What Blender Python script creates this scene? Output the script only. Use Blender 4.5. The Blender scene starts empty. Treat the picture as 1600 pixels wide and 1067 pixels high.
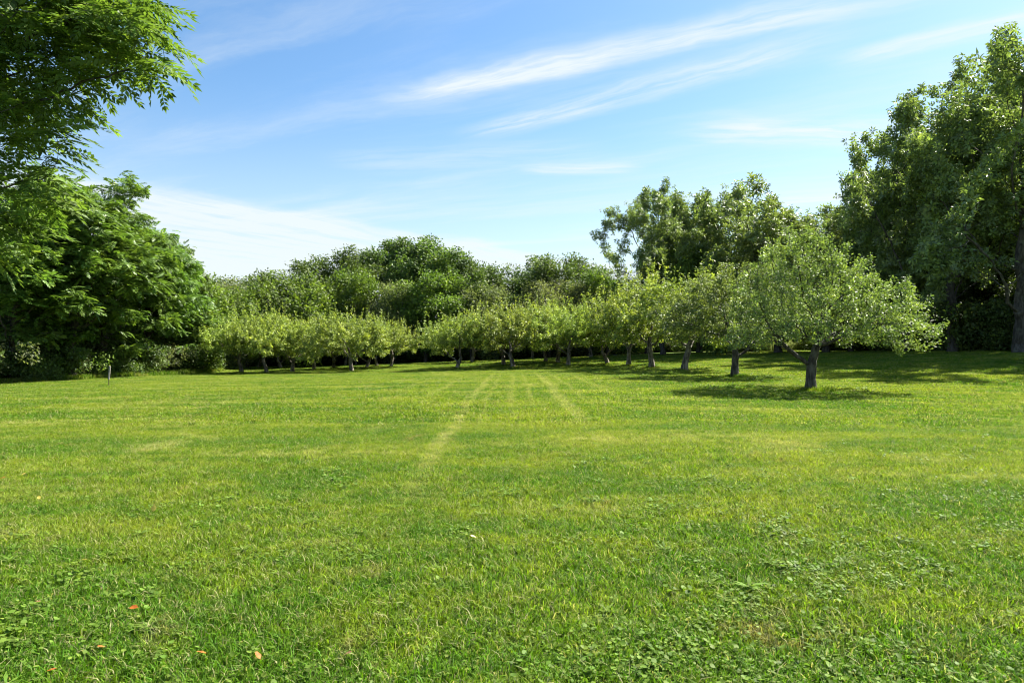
import bpy, math, random
import numpy as np
from mathutils import Vector, Matrix

random.seed(7)
rng = np.random.default_rng(11)
sc = bpy.context.scene
COL = sc.collection

# ------------------------------------------------------------------ camera, sky, sun, exposure
FOC = 1067.0                      # photograph pixels (1600 wide), a 24 mm lens
HOR = 540.0                       # horizon row in the photograph
EYE = 1.5
cam_d = bpy.data.cameras.new("camera")
cam = bpy.data.objects.new("camera", cam_d)
COL.objects.link(cam)
cam.location = (0, 0, EYE)
cam.rotation_euler = (math.radians(90), 0, 0)
cam_d.sensor_width = 36.0
cam_d.lens = 36.0 * FOC / 1600.0
cam_d.shift_y = (HOR - 533.5) / 1600.0
cam_d.clip_end = 6000
cam_d.clip_start = 0.05
sc.camera = cam

SUN_EL = math.radians(48)
SUN_AZ = math.atan2(0.84, 0.54)   # measured from +Y towards +X
to_sun = Vector((math.sin(SUN_AZ) * math.cos(SUN_EL), math.cos(SUN_AZ) * math.cos(SUN_EL), math.sin(SUN_EL)))
sun_d = bpy.data.lights.new("sun", 'SUN')
sun_d.energy = 5.0
sun_d.angle = math.radians(0.5)
sun_d.color = (1.0, 0.95, 0.86)
sun = bpy.data.objects.new("sun", sun_d)
COL.objects.link(sun)
sun.rotation_euler = to_sun.to_track_quat('Z', 'Y').to_euler()
sun.location = (0, 0, 40)

sc.view_settings.view_transform = 'Standard'
sc.view_settings.look = 'None'
sc.view_settings.gamma = 1.0
sc.view_settings.use_curve_mapping = False
sc.view_settings.exposure = 1.95
sc.render.engine = 'CYCLES'
sc.cycles.filter_width = 1.1
sc.cycles.max_bounces = 6
sc.cycles.transmission_bounces = 4
sc.cycles.diffuse_bounces = 2
sc.cycles.glossy_bounces = 2

world = bpy.data.worlds.new("World")
sc.world = world
world.use_nodes = True


class NT:
    """small wrapper round a node tree"""
    def __init__(self, tree):
        self.t = tree; self.n = tree.nodes; self.l = tree.links
    def node(self, typ, **kw):
        nd = self.n.new(typ)
        for k, v in kw.items():
            setattr(nd, k, v)
        return nd
    def put(self, sock, v):
        if v is None: return
        if hasattr(v, 'is_output') or isinstance(v, bpy.types.NodeSocket):
            self.l.new(v, sock)
        else:
            sock.default_value = v
    def math(self, op, a, b=None, c=None, clamp=False):
        nd = self.node('ShaderNodeMath', operation=op, use_clamp=clamp)
        self.put(nd.inputs[0], a); self.put(nd.inputs[1], b)
        if c is not None: self.put(nd.inputs[2], c)
        return nd.outputs[0]
    def vmath(self, op, a, b=None, out=0):
        nd = self.node('ShaderNodeVectorMath', operation=op)
        self.put(nd.inputs[0], a)
        if b is not None:
            if op == 'SCALE': self.put(nd.inputs['Scale'], b)
            else: self.put(nd.inputs[1], b)
        return nd.outputs[out]
    def noise(self, vec, scale, detail=3.0, rough=0.55, dist=0.0, out=0):
        nd = self.node('ShaderNodeTexNoise')
        if vec is not None: self.put(nd.inputs['Vector'], vec)
        nd.inputs['Scale'].default_value = scale
        nd.inputs['Detail'].default_value = detail
        nd.inputs['Roughness'].default_value = rough
        nd.inputs['Distortion'].default_value = dist
        return nd.outputs[out]
    def ramp(self, fac, a, b, lo=0.0, hi=1.0, smooth=True):
        nd = self.node('ShaderNodeMapRange', interpolation_type='SMOOTHSTEP' if smooth else 'LINEAR')
        self.put(nd.inputs[0], fac)
        nd.inputs[1].default_value = a; nd.inputs[2].default_value = b
        nd.inputs[3].default_value = lo; nd.inputs[4].default_value = hi
        return nd.outputs[0]
    def mix(self, fac, a, b, mode='MIX'):
        nd = self.node('ShaderNodeMix', data_type='RGBA', blend_type=mode)
        self.put(nd.inputs[0], fac); self.put(nd.inputs[6], a); self.put(nd.inputs[7], b)
        return nd.outputs[2]
    def sep(self, v):
        nd = self.node('ShaderNodeSeparateXYZ'); self.put(nd.inputs[0], v); return nd.outputs
    def comb(self, x, y, z):
        nd = self.node('ShaderNodeCombineXYZ')
        self.put(nd.inputs[0], x); self.put(nd.inputs[1], y); self.put(nd.inputs[2], z)
        return nd.outputs[0]


def c4(r, g, b): return (r, g, b, 1.0)


def build_sky():
    w = NT(world.node_tree)
    w.n.clear()
    out = w.node('ShaderNodeOutputWorld')
    bg = w.node('ShaderNodeBackground')
    bg.inputs['Strength'].default_value = 0.050
    sky = w.node('ShaderNodeTexSky', sky_type='NISHITA')
    sky.sun_disc = False
    sky.sun_elevation = SUN_EL
    sky.sun_rotation = SUN_AZ
    sky.altitude = 100
    sky.air_density = 1.1
    sky.dust_density = 0.8
    sky.ozone_density = 1.8
    tc = w.node('ShaderNodeTexCoord')
    d = tc.outputs['Generated']
    x, y, z = w.sep(d)
    zc = w.math('MAXIMUM', z, 0.02)
    px = w.math('DIVIDE', x, zc); py = w.math('DIVIDE', y, zc)
    P = w.comb(px, py, 0.0)                      # where the view ray meets the cloud layer
    wob = w.noise(P, 0.9, 5, 0.6, 0.3, out=1)
    wob = w.vmath('SUBTRACT', wob, (0.5, 0.5, 0.5))
    Q = w.vmath('ADD', P, w.vmath('SCALE', wob, 0.30))

    def fibres(ang, sx, sy, off):
        mp = w.node('ShaderNodeMapping')
        mp.inputs['Rotation'].default_value = (0, 0, -ang)
        mp.inputs['Location'].default_value = (off, off * .7, 0)
        w.put(mp.inputs['Vector'], Q)
        m2 = w.vmath('MULTIPLY', mp.outputs[0], (sx, sy, 1))
        return w.noise(m2, 1.0, 7, 0.62, 0.25)

    total = None
    def add(v):
        nonlocal total
        total = v if total is None else w.math('ADD', total, v)

    def streak(p0, p1, wide, amp, soft_in=0.25):
        """a cirrus band lying between two points of the cloud layer"""
        dx, dy = p1[0] - p0[0], p1[1] - p0[1]
        L = math.hypot(dx, dy); ang = math.atan2(dy, dx)
        rel = w.vmath('SUBTRACT', Q, (p0[0], p0[1], 0))
        along = w.math('DIVIDE', w.vmath('DOT_PRODUCT', rel, (dx / L, dy / L, 0), out=1), L)
        across = w.vmath('DOT_PRODUCT', rel, (-dy / L, dx / L, 0), out=1)
        f = fibres(ang, 1.6, 9.0, p0[0] * 3.1 + 5)
        k = w.ramp(along, 0.0, soft_in)
        k = w.math('MULTIPLY', k, w.ramp(along, 1.0, 0.72))
        a = w.math('ABSOLUTE', w.math('DIVIDE', across, wide))
        k = w.math('MULTIPLY', k, w.ramp(a, 1.0, 0.0))
        k = w.math('MULTIPLY', k, w.ramp(f, 0.22, 0.72))
        add(w.math('MULTIPLY', k, amp))

    def pt(pxx, pyy):
        u, v = (pxx - 800) / FOC, (HOR - pyy) / FOC
        return (u / v, 1 / v)
    streak(pt(560, 160), pt(1560, -40), 0.17, 0.95)
    streak(pt(620, 142), pt(1000, 95), 0.10, 0.5)
    streak(pt(700, 225), pt(1420, 25), 0.20, 0.75)
    streak(pt(1040, 205), pt(1480, 215), 0.34, 0.85)
    streak(pt(1280, 110), pt(1760, -10), 0.15, 0.85)
    streak(pt(800, 262), pt(1020, 262), 0.2, 0.6)
    streak(pt(1180, 318), pt(1500, 300), 0.4, 0.75)
    streak(pt(500, 262), pt(980, 232), 0.35, 0.30)
    # a thin veil: broad soft fibres everywhere in the layer
    f2 = fibres(-0.5, 0.28, 1.3, 2.0)
    add(w.ramp(f2, 0.42, 0.80, 0.0, 0.45))
    add(w.ramp(z, 0.36, 0.02, 0.0, 0.50))
    # the edge of a wide sheet of cirrostratus in the distance
    a0, a1 = pt(180, 276), pt(960, 412)
    dx, dy = a1[0] - a0[0], a1[1] - a0[1]; L = math.hypot(dx, dy)
    rel = w.vmath('SUBTRACT', w.vmath('ADD', P, w.vmath('SCALE', wob, 0.9)), (a0[0], a0[1], 0))
    side = w.vmath('DOT_PRODUCT', rel, (-dy / L, dx / L, 0), out=1)
    sheet = w.math('MULTIPLY', w.ramp(side, -0.10, 0.55, 0.0, 1.0), w.ramp(fibres(math.atan2(dy, dx) + .15, .8, 4.5, 3.0), .30, .66, .45, 1.35))
    add(w.math('MULTIPLY', sheet, 0.56))
    cl = w.math('MINIMUM', total, 0.92)
    cl = w.math('MULTIPLY', cl, w.ramp(z, 0.0, 0.03))
    white = c4(4.7, 5.1, 5.2)
    hs = w.node('ShaderNodeHueSaturation'); hs.inputs['Saturation'].default_value = 1.16
    w.put(hs.inputs['Color'], w.mix(1.0, sky.outputs[0], c4(.96, 1.02, 1.04), 'MULTIPLY'))
    col = w.mix(cl, hs.outputs[0], white)
    w.l.new(col, bg.inputs['Color'])
    w.l.new(bg.outputs[0], out.inputs['Surface'])
build_sky()


# ------------------------------------------------------------------ helpers
def tag(o, label=None, cat=None, group=None, kind=None):
    if label: o['label'] = label
    if cat: o['category'] = cat
    if group: o['group'] = group
    if kind: o['kind'] = kind
    return o

def mesh_np(name, verts, faces_list, mats=(), smooth=False):
    """faces_list: list of int arrays (n,k)"""
    me = bpy.data.meshes.new(name)
    verts = np.asarray(verts, dtype=np.float32)
    me.vertices.add(len(verts))
    me.vertices.foreach_set('co', verts.ravel())
    idx, start, tot = [], [], []
    pos = 0
    for f in faces_list:
        f = np.asarray(f, dtype=np.int32)
        if len(f) == 0: continue
        n, k = f.shape
        idx.append(f.ravel())
        start.append(pos + np.arange(n) * k); tot.append(np.full(n, k))
        pos += n * k
    idx = np.concatenate(idx); start = np.concatenate(start); tot = np.concatenate(tot)
    me.loops.add(len(idx)); me.loops.foreach_set('vertex_index', idx.astype(np.int32))
    me.polygons.add(len(start))
    me.polygons.foreach_set('loop_start', start.astype(np.int32))
    me.polygons.foreach_set('loop_total', tot.astype(np.int32))
    if smooth: me.polygons.foreach_set('use_smooth', np.ones(len(start), dtype=bool))
    me.update(calc_edges=True)
    for m in mats: me.materials.append(m)
    return me

def obj(name, me, parent=None, loc=None):
    o = bpy.data.objects.new(name, me)
    COL.objects.link(o)
    if parent: o.parent = parent
    if loc is not None: o.location = loc
    return o

# ground height: fitted to the feet of the trees seen in the photograph
def W(px, d): return ((px - 800) / FOC * d, d)
_ctrl = []
for px, py, d in [(378,585,54),(417,585,53),(549,581,54),(612,569,68),(710,577,52),(800,575,52),(870,570,56),(950,568,53),(982,573,48),
                  (1019,577,43),(1068,580,37),(1148,588,30),(1267,608,22),(700,565,76),(800,561,76),(900,557,76),(1000,552,76),(1100,549.5,74),
                  (1200,548.5,70),(1400,549,58),(1590,553,38),(1450,551,48),(-20,603,36),(150,592,42),(300,583,50),(172,604,30),(560,571,74),(420,575,70),
                  (800,600,26.5),(400,610,23.5),(1590,600,26),(-300,640,18),(1900,640,18)]:
    X, Y = W(px, d)
    _ctrl.append((X, Y, EYE - (py - HOR) * d / FOC))
for X in (-14, -7, 0, 7, 14):
    for Y in (-6, 2, 9):
        _ctrl.append((X, Y, 0.0))
for X, Y, Z in [(-60, 60, -.8), (-50, 30, -.6), (-40, 90, -.6), (0, 100, 0), (40, 95, .9), (60, 60, 1.0), (55, 30, .9), (-30, 10, -.15), (32, 10, .25)]:
    _ctrl.append((X, Y, Z))
_ctrl = np.array(_ctrl)
_SIG = 15.0
def _phi(a, b):
    d2 = ((a[:, None, :] - b[None, :, :]) ** 2).sum(-1)
    return np.exp(-d2 / (2 * _SIG ** 2))
_K = _phi(_ctrl[:, :2], _ctrl[:, :2]) + 0.03 * np.eye(len(_ctrl))
_wt = np.linalg.solve(_K, _ctrl[:, 2])
def gz_arr(x, y):
    p = np.stack([np.ravel(x), np.ravel(y)], 1).astype(float)
    out = np.empty(len(p))
    for i in range(0, len(p), 20000):
        out[i:i + 20000] = _phi(p[i:i + 20000], _ctrl[:, :2]) @ _wt
    return out.reshape(np.shape(x))
def micro_arr(x, y):
    return (np.sin(x * 1.3 + np.sin(y * .9) * 2) * np.sin(y * 1.1 + x * .37)) * .012 + np.sin(x * .55 + 1.3 * np.sin(y * .31)) * np.sin(y * .62 + .8 * np.sin(x * .4)) * .02
def gz(x, y): return float(gz_arr(np.array([x]), np.array([y]))[0])

# ------------------------------------------------------------------ materials
def new_mat(name):
    m = bpy.data.materials.new(name)
    m.use_nodes = True
    t = NT(m.node_tree)
    t.n.clear()
    out = t.node('ShaderNodeOutputMaterial')
    return m, t, out

def leaf_mat(name, dark, light, yellow, trans=0.42, rough=0.42, spec=0.4, ynoise=0.62, tcol=1.55, scale=0.7, under=.35):
    dark, light, yellow = [tuple(v * k for v in c) for c, k in ((dark, .62), (light, .74), (yellow, .80))]
    m, t, out = new_mat(name)
    geo = t.node('ShaderNodeNewGeometry')
    tc = t.node('ShaderNodeTexCoord')
    oi = t.node('ShaderNodeObjectInfo')
    rnd = geo.outputs['Random Per Island']
    n1 = t.noise(tc.outputs['Object'], scale, 3)
    f = t.math('ADD', t.math('MULTIPLY', rnd, 0.55), t.ramp(n1, 0.3, 0.7, 0.0, 0.45))
    col = t.mix(f, c4(*dark), c4(*light))
    r2 = t.math('FRACT', t.math('MULTIPLY', rnd, 17.31))
    n2 = t.noise(tc.outputs['Object'], scale * 1.9, 2)
    fy = t.math('MULTIPLY', t.ramp(n2, ynoise - .12, ynoise + .12), t.ramp(r2, 0.2, 0.9))
    col = t.mix(fy, col, c4(*yellow))
    # each tree a little different
    hs = t.node('ShaderNodeHueSaturation')
    hs.inputs['Hue'].default_value = 0.5
    t.put(hs.inputs['Value'], t.math('MULTIPLY', t.ramp(oi.outputs['Random'], 0, 1, 0.88, 1.12, False), t.ramp(t.math('FRACT', t.math('MULTIPLY', rnd, 41.7)), 0, 1, .62, 1.32, False)))
    t.put(hs.inputs['Hue'], t.ramp(oi.outputs['Random'], 0, 1, 0.49, 0.508, False))
    t.put(hs.inputs['Color'], col)
    col = hs.outputs[0]
    # paler matt underside of the blade
    grey = t.mix(.45, col, c4(.20, .225, .175))
    top_col = col
    face = t.mix(t.math('MULTIPLY', geo.outputs['Backfacing'], under), col, grey)
    pr = t.node('ShaderNodeBsdfPrincipled')
    t.put(pr.inputs['Base Color'], face)
    pr.inputs['Roughness'].default_value = rough
    pr.inputs['Specular IOR Level'].default_value = spec
    tr = t.node('ShaderNodeBsdfTranslucent')
    tcl = t.mix(1.0, col, c4(tcol * 1.05, tcol * 1.1, tcol * .55), 'MULTIPLY')
    t.put(tr.inputs['Color'], tcl)
    mx = t.node('ShaderNodeMixShader'); mx.inputs[0].default_value = trans
    t.l.new(pr.outputs[0], mx.inputs[1]); t.l.new(tr.outputs[0], mx.inputs[2])
    t.l.new(mx.outputs[0], out.inputs[0])
    return m

M_APPLE = leaf_mat('apple leaf', (.18, .255, .050), (.39, .50, .10), (.56, .63, .085), trans=.22, rough=.5, spec=.28, ynoise=.50, under=.45)
M_APPLE_GREY = leaf_mat('grey-green apple leaf', (.145, .215, .05), (.30, .40, .095), (.46, .54, .09), trans=.22, rough=.5, spec=.28, ynoise=.60, under=.6)
M_WALNUT = leaf_mat('walnut leaf', (.09, .17, .026), (.21, .32, .050), (.33, .44, .06), trans=.32, rough=.55, spec=.25, ynoise=.62)
M_SUMAC = leaf_mat('feathery leaf', (.08, .165, .024), (.17, .28, .045), (.26, .36, .05), trans=.30, rough=.48, spec=.35, ynoise=.60)
M_HICK = leaf_mat('ash leaf', (.125, .19, .05), (.27, .355, .095), (.40, .46, .11), under=.7, trans=.28, rough=.45, spec=.4, ynoise=.64)
M_WOODA = leaf_mat('woodland leaf', (.065, .125, .024), (.15, .225, .042), (.25, .32, .06), trans=.28, rough=.55, spec=.3, scale=.45)
M_WOODB = leaf_mat('bright woodland leaf', (.10, .18, .026), (.19, .29, .042), (.28, .36, .05), trans=.32, rough=.55, spec=.3, scale=.45)
M_WOODC = leaf_mat('dull woodland leaf', (.11, .14, .055), (.20, .235, .085), (.27, .29, .09), trans=.42, rough=.55, spec=.3, scale=.45)
M_IVY = leaf_mat('ground ivy leaf', (.06, .15, .03), (.12, .24, .05), (.18, .28, .06), trans=.3, scale=1.5)

def bark_mat(name, a, b, sc_=9.0):
    m, t, out = new_mat(name)
    tc = t.node('ShaderNodeTexCoord')
    v = t.vmath('MULTIPLY', tc.outputs['Object'], (1, 1, .28))
    n = t.noise(v, sc_, 6, .65, .4)
    n2 = t.noise(tc.outputs['Object'], sc_ * .3, 3)
    col = t.mix(t.ramp(n, .35, .68), c4(*a), c4(*b))
    col = t.mix(t.ramp(n2, .52, .72, 0, .5), col, c4(.16, .17, .13))
    pr = t.node('ShaderNodeBsdfPrincipled')
    t.put(pr.inputs['Base Color'], col); pr.inputs['Roughness'].default_value = .9
    pr.inputs['Specular IOR Level'].default_value = .2
    bp = t.node('ShaderNodeBump'); bp.inputs['Strength'].default_value = .9; bp.inputs['Distance'].default_value = .03
    t.put(bp.inputs['Height'], n); t.l.new(bp.outputs[0], pr.inputs['Normal'])
    t.l.new(pr.outputs[0], out.inputs[0])
    return m
M_BARK_APPLE = bark_mat('apple bark', (.030, .025, .020), (.13, .115, .095))
M_BARK_PALE = bark_mat('pale apple bark', (.045, .037, .03), (.27, .235, .19))
M_BARK_DARK = bark_mat('dark bark', (.035, .030, .024), (.11, .095, .08))
M_BARK_DEAD = bark_mat('dead grey wood', (.16, .13, .11), (.34, .29, .25))

def lawn_group():
    """colour of the turf by place: mown lines (bent-grass sheen as colour), worn and lush patches; shared by soil sheet and blades"""
    g = bpy.data.node_groups.new('turf colour', 'ShaderNodeTree')
    g.interface.new_socket('Colour', in_out='OUTPUT', socket_type='NodeSocketColor')
    g.interface.new_socket('DrySheen', in_out='OUTPUT', socket_type='NodeSocketFloat')
    t = NT(g)
    go = t.node('NodeGroupOutput')
    geo = t.node('ShaderNodeNewGeometry')
    P = geo.outputs['Position']
    x, y, z = t.sep(P)
    P2 = t.comb(x, y, 0.0)
    lush, mid, dry = c4(.072, .155, .010), c4(.182, .236, .018), c4(.38, .37, .14)
    n_big = t.noise(P2, 0.10, 4, .55, .3)
    n_mid = t.noise(P2, 0.55, 4, .6, .4)
    n_sm = t.noise(P2, 3.1, 3, .6)
    # long lens-shaped patches lying across the view (mower swaths, their bent-grass sheen as tint)
    n_str = t.noise(t.vmath('MULTIPLY', P2, (.16, .75, 1)), 1.0, 4, .6, .5)
    f = t.math('ADD', t.ramp(n_big, .35, .65, 0, .35), t.ramp(n_mid, .36, .64, -.1, .45))
    f = t.math('ADD', f, t.ramp(n_str, .38, .62, -.15, .42))
    f = t.math('ADD', f, t.ramp(n_sm, .3, .7, -.25, .30))
    # greener in the near part of the lawn where the weeds are
    f = t.math('SUBTRACT', f, t.ramp(y, 7.5, 3.0, 0, .30))
    # greener on the right
    col = t.mix(t.math('MAXIMUM', t.math('MINIMUM', f, 1.0), 0.0), lush, mid)
    # faint pale mower lines towards the orchard: sheen of bent grass put into colour
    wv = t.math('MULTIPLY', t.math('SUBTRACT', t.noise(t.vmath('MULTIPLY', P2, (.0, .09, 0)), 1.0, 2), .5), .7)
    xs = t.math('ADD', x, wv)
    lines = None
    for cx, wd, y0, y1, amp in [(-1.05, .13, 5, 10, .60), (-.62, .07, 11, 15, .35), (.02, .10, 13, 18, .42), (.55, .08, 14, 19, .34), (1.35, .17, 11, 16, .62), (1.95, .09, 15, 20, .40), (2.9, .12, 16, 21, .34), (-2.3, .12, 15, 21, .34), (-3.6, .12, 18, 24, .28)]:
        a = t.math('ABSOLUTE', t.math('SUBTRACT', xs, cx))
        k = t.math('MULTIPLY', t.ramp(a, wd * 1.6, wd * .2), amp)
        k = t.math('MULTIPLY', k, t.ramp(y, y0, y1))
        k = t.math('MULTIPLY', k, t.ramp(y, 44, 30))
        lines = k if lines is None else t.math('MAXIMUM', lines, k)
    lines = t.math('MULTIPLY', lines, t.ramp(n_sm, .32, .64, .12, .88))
    # broad curved swath on the right and dry patches
    dryp = t.math('MULTIPLY', t.ramp(n_str, .54, .72), t.ramp(n_sm, .35, .62))
    dryp = t.math('MULTIPLY', dryp, .55)
    dryp2 = t.math('MULTIPLY', t.ramp(t.noise(P2, .33, 4, .65, .6), .58, .74), .55)
    dm = t.math('MAXIMUM', t.math('MAXIMUM', lines, dryp), dryp2)  # painted mower-line sheen and dry patches share one tint
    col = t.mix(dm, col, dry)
    thatch = t.math('MULTIPLY', t.ramp(t.noise(P2, .9, 4, .7, .8), .56, .70), t.ramp(t.noise(P2, 6.0, 3), .40, .62))
    col = t.mix(t.math('MULTIPLY', thatch, .70), col, c4(.22, .17, .075))
    t.l.new(col, go.inputs[0]); t.l.new(dm, go.inputs[1])
    return g
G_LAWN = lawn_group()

def make_ground_mat():
    m, t, out = new_mat('turf soil')
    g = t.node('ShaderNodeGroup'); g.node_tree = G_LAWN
    geo = t.node('ShaderNodeNewGeometry')
    P = geo.outputs['Position']
    n = t.noise(P, 28, 4, .7)
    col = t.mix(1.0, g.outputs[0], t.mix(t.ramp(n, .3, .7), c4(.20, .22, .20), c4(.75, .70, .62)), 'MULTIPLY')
    pr = t.node('ShaderNodeBsdfPrincipled')
    t.put(pr.inputs['Base Color'], col); pr.inputs['Roughness'].default_value = .95
    pr.inputs['Specular IOR Level'].default_value = .1
    bp = t.node('ShaderNodeBump'); bp.inputs['Strength'].default_value = .8; bp.inputs['Distance'].default_value = .05
    t.put(bp.inputs['Height'], t.noise(P, 14, 4, .7)); t.l.new(bp.outputs[0], pr.inputs['Normal'])
    t.l.new(pr.outputs[0], out.inputs[0])
    return m
M_GROUND = make_ground_mat()

def make_blade_mat():
    m, t, out = new_mat('grass blade')
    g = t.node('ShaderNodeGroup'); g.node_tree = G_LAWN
    geo = t.node('ShaderNodeNewGeometry')
    r = geo.outputs['Random Per Island']
    hs = t.node('ShaderNodeHueSaturation')
    t.put(hs.inputs['Value'], t.ramp(r, 0, 1, .40, 1.65, False))
    r2 = t.math('FRACT', t.math('MULTIPLY', r, 23.7))
    t.put(hs.inputs['Hue'], t.ramp(r2, 0, 1, .484, .516, False))
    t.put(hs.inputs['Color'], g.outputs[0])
    r3 = t.math('FRACT', t.math('MULTIPLY', r, 71.3))
    straw = t.math('GREATER_THAN', r3, t.math('SUBTRACT', .88, t.math('MULTIPLY', g.outputs[1], .35)))
    col = t.mix(t.math('MULTIPLY', straw, .8), hs.outputs[0], c4(.37, .34, .17))
    pr = t.node('ShaderNodeBsdfPrincipled')
    t.put(pr.inputs['Base Color'], col); pr.inputs['Roughness'].default_value = .6
    pr.inputs['Specular IOR Level'].default_value = .12
    tr = t.node('ShaderNodeBsdfTranslucent')
    t.put(tr.inputs['Color'], t.mix(1.0, col, c4(1.3, 1.35, .6), 'MULTIPLY'))
    mx = t.node('ShaderNodeMixShader'); mx.inputs[0].default_value = .42
    t.l.new(pr.outputs[0], mx.inputs[1]); t.l.new(tr.outputs[0], mx.inputs[2])
    t.l.new(mx.outputs[0], out.inputs[0])
    return m
M_BLADE = make_blade_mat()

def plain_mat(name, col, rough=.8, var=.3, scale=8, trans=0.0):
    m, t, out = new_mat(name)
    tc = t.node('ShaderNodeTexCoord')
    n = t.noise(tc.outputs['Object'], scale, 5, .65)
    c = t.mix(t.ramp(n, .3, .7), c4(*[v * (1 - var) for v in col]), c4(*[min(1, v * (1 + var)) for v in col]))
    pr = t.node('ShaderNodeBsdfPrincipled')
    t.put(pr.inputs['Base Color'], c); pr.inputs['Roughness'].default_value = rough
    pr.inputs['Specular IOR Level'].default_value = .25
    if trans:
        tr = t.node('ShaderNodeBsdfTranslucent'); t.put(tr.inputs['Color'], c)
        mx = t.node('ShaderNodeMixShader'); mx.inputs[0].default_value = trans
        t.l.new(pr.outputs[0], mx.inputs[1]); t.l.new(tr.outputs[0], mx.inputs[2])
        t.l.new(mx.outputs[0], out.inputs[0])
    else:
        t.l.new(pr.outputs[0], out.inputs[0])
    return m

# ------------------------------------------------------------------ the ground sheet
def make_ground():
    def axis(lo, hi, dense_lo, dense_hi, step):
        a = list(np.arange(dense_lo, dense_hi + 1e-6, step))
        s, v = step, dense_hi
        while v < hi: s *= 1.35; v += s; a.append(min(v, hi))
        s, v = step, dense_lo
        while v > lo: s *= 1.35; v -= s; a.insert(0, max(v, lo))
        return np.array(a)
    xs = axis(-2500, 2500, -60, 60, .8); ys = axis(-600, 3500, -6, 100, .8)
    X, Y = np.meshgrid(xs, ys)
    Z = gz_arr(X, Y)
    micro = micro_arr(X, Y)
    Z = Z + micro
    V = np.stack([X.ravel(), Y.ravel(), Z.ravel()], 1)
    nx, ny = len(xs), len(ys)
    i = (np.arange(ny - 1)[:, None] * nx + np.arange(nx - 1)[None, :]).ravel()
    F = np.stack([i, i + 1, i + 1 + nx, i + nx], 1)
    o = obj('lawn', mesh_np('lawn', V, [F], [M_GROUND], True))
    tag(o, 'wide mown lawn with pale mower lines running to the orchard', kind='structure')
    # narrow bare track at the far edge of the lawn
    pts = []
    for px, d in [(640, 74), (700, 73), (760, 72.5), (820, 72), (880, 72), (940, 71), (1000, 70), (1060, 69.5), (1120, 69), (1180, 68), (1240, 66), (1320, 62), (1400, 58), (1500, 52), (1580, 46), (1680, 40)]:
        pts.append(W(px, d))
    pts = np.array(pts)
    tt = np.linspace(0, len(pts) - 1, 160)
    cx = np.interp(tt, range(len(pts)), pts[:, 0]); cy = np.interp(tt, range(len(pts)), pts[:, 1])
    rr = np.random.default_rng(3)
    rows = []
    for s in (-1, -.4, .4, 1):
        yy = cy + s * (1.1 + rr.normal(0, .1, len(cy))); zz = gz_arr(cx, yy) + (.03 if abs(s) < .5 else .012)
        rows.append(np.stack([cx, yy, zz], 1))
    V = np.concatenate(rows); n = len(cx)
    F = []
    for k in range(3):
        j = np.arange(n - 1) + k * n
        F.append(np.stack([j, j + 1, j + 1 + n, j + n], 1))
    o = obj('path', mesh_np('path', V, [np.concatenate(F)], [plain_mat('dry track earth', (.34, .31, .24), .95, .35, 1.5)], True))
    tag(o, 'narrow pale dry track along the far edge of the lawn', kind='structure')
make_ground()

# ------------------------------------------------------------------ templates for leaves
def leaf_quad(l=1.0, w=.5, fold=.12, bend=-.08):
    """one folded leaf: base, side, tip, side"""
    V = np.array([(0, 0, 0), (w / 2, l * .45, fold), (0, l, bend), (-w / 2, l * .45, fold)], float)
    return V, [np.array([(0, 1, 2), (0, 2, 3)])]

def leaf_full(l=1.0, w=.5, fold=.08, bend=-.1):
    V = np.array([(0, 0, 0), (w * .42, l * .28, fold), (w * .45, l * .6, fold * .8), (0, l, bend), (-w * .45, l * .6, fold * .8), (-w * .42, l * .28, fold), (0, l * .45, 0)], float)
    return V, [np.array([(0, 1, 6), (1, 2, 6), (2, 3, 6), (3, 4, 6), (4, 5, 6), (5, 0, 6)])]

def frond(n_pairs=7, length=1.0, leaflet=.24, lw=.085, droop=.28, seed=0, rachis=False, six=False):
    """pinnate leaf along +y, arching down"""
    r = np.random.default_rng(seed)
    V, F = [], []
    base = 0
    def ctr(s):
        return np.array([0, length * s, -droop * length * s * s + .08 * length * s])
    for i in range(n_pairs):
        s = .14 + .82 * i / (n_pairs - 1)
        c = ctr(s)
        size = leaflet * (1 - .45 * abs(s - .55) ** 1.3 * 1.6)
        for sg in (-1, 1):
            a = math.radians(62 - 22 * s + r.normal(0, 6))
            d = np.array([sg * math.sin(a), math.cos(a), -.28 + r.normal(0, .09)]); d /= np.linalg.norm(d)
            side = np.cross(d, [0, 0, 1.0]); side /= np.linalg.norm(side)
            side = side + np.array([0, 0, r.normal(0, .22)])
            p0 = c; p1 = c + d * size * .42 + side * lw / 2; p2 = c + d * size; p3 = c + d * size * .42 - side * lw / 2
            p1[2] += .012; p3[2] += .012
            V += [p0, p1, p2, p3]; F.append((base, base + 1, base + 2)); F.append((base, base + 2, base + 3)); base += 4
    c = ctr(.97); d = np.array([0, 1, -.45]); d /= np.linalg.norm(d)
    V += [c, c + d * leaflet * .4 + np.array([lw / 2, 0, 0]), c + d * leaflet, c + d * leaflet * .4 - np.array([lw / 2, 0, 0])]
    F.append((base, base + 1, base + 2)); F.append((base, base + 2, base + 3)); base += 4
    if rachis:
        prev = None
        for s in (0, .35, .7, 1.0):
            c = ctr(s)
            a, b = c + np.array([.004, 0, 0]), c - np.array([.004, 0, 0])
            V += [a, b]
            if prev is not None:
                F.append((prev, prev + 1, base + 1)); F.append((prev, base + 1, base))
            prev = base; base += 2
    return np.array(V), [np.array(F)]

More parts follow.
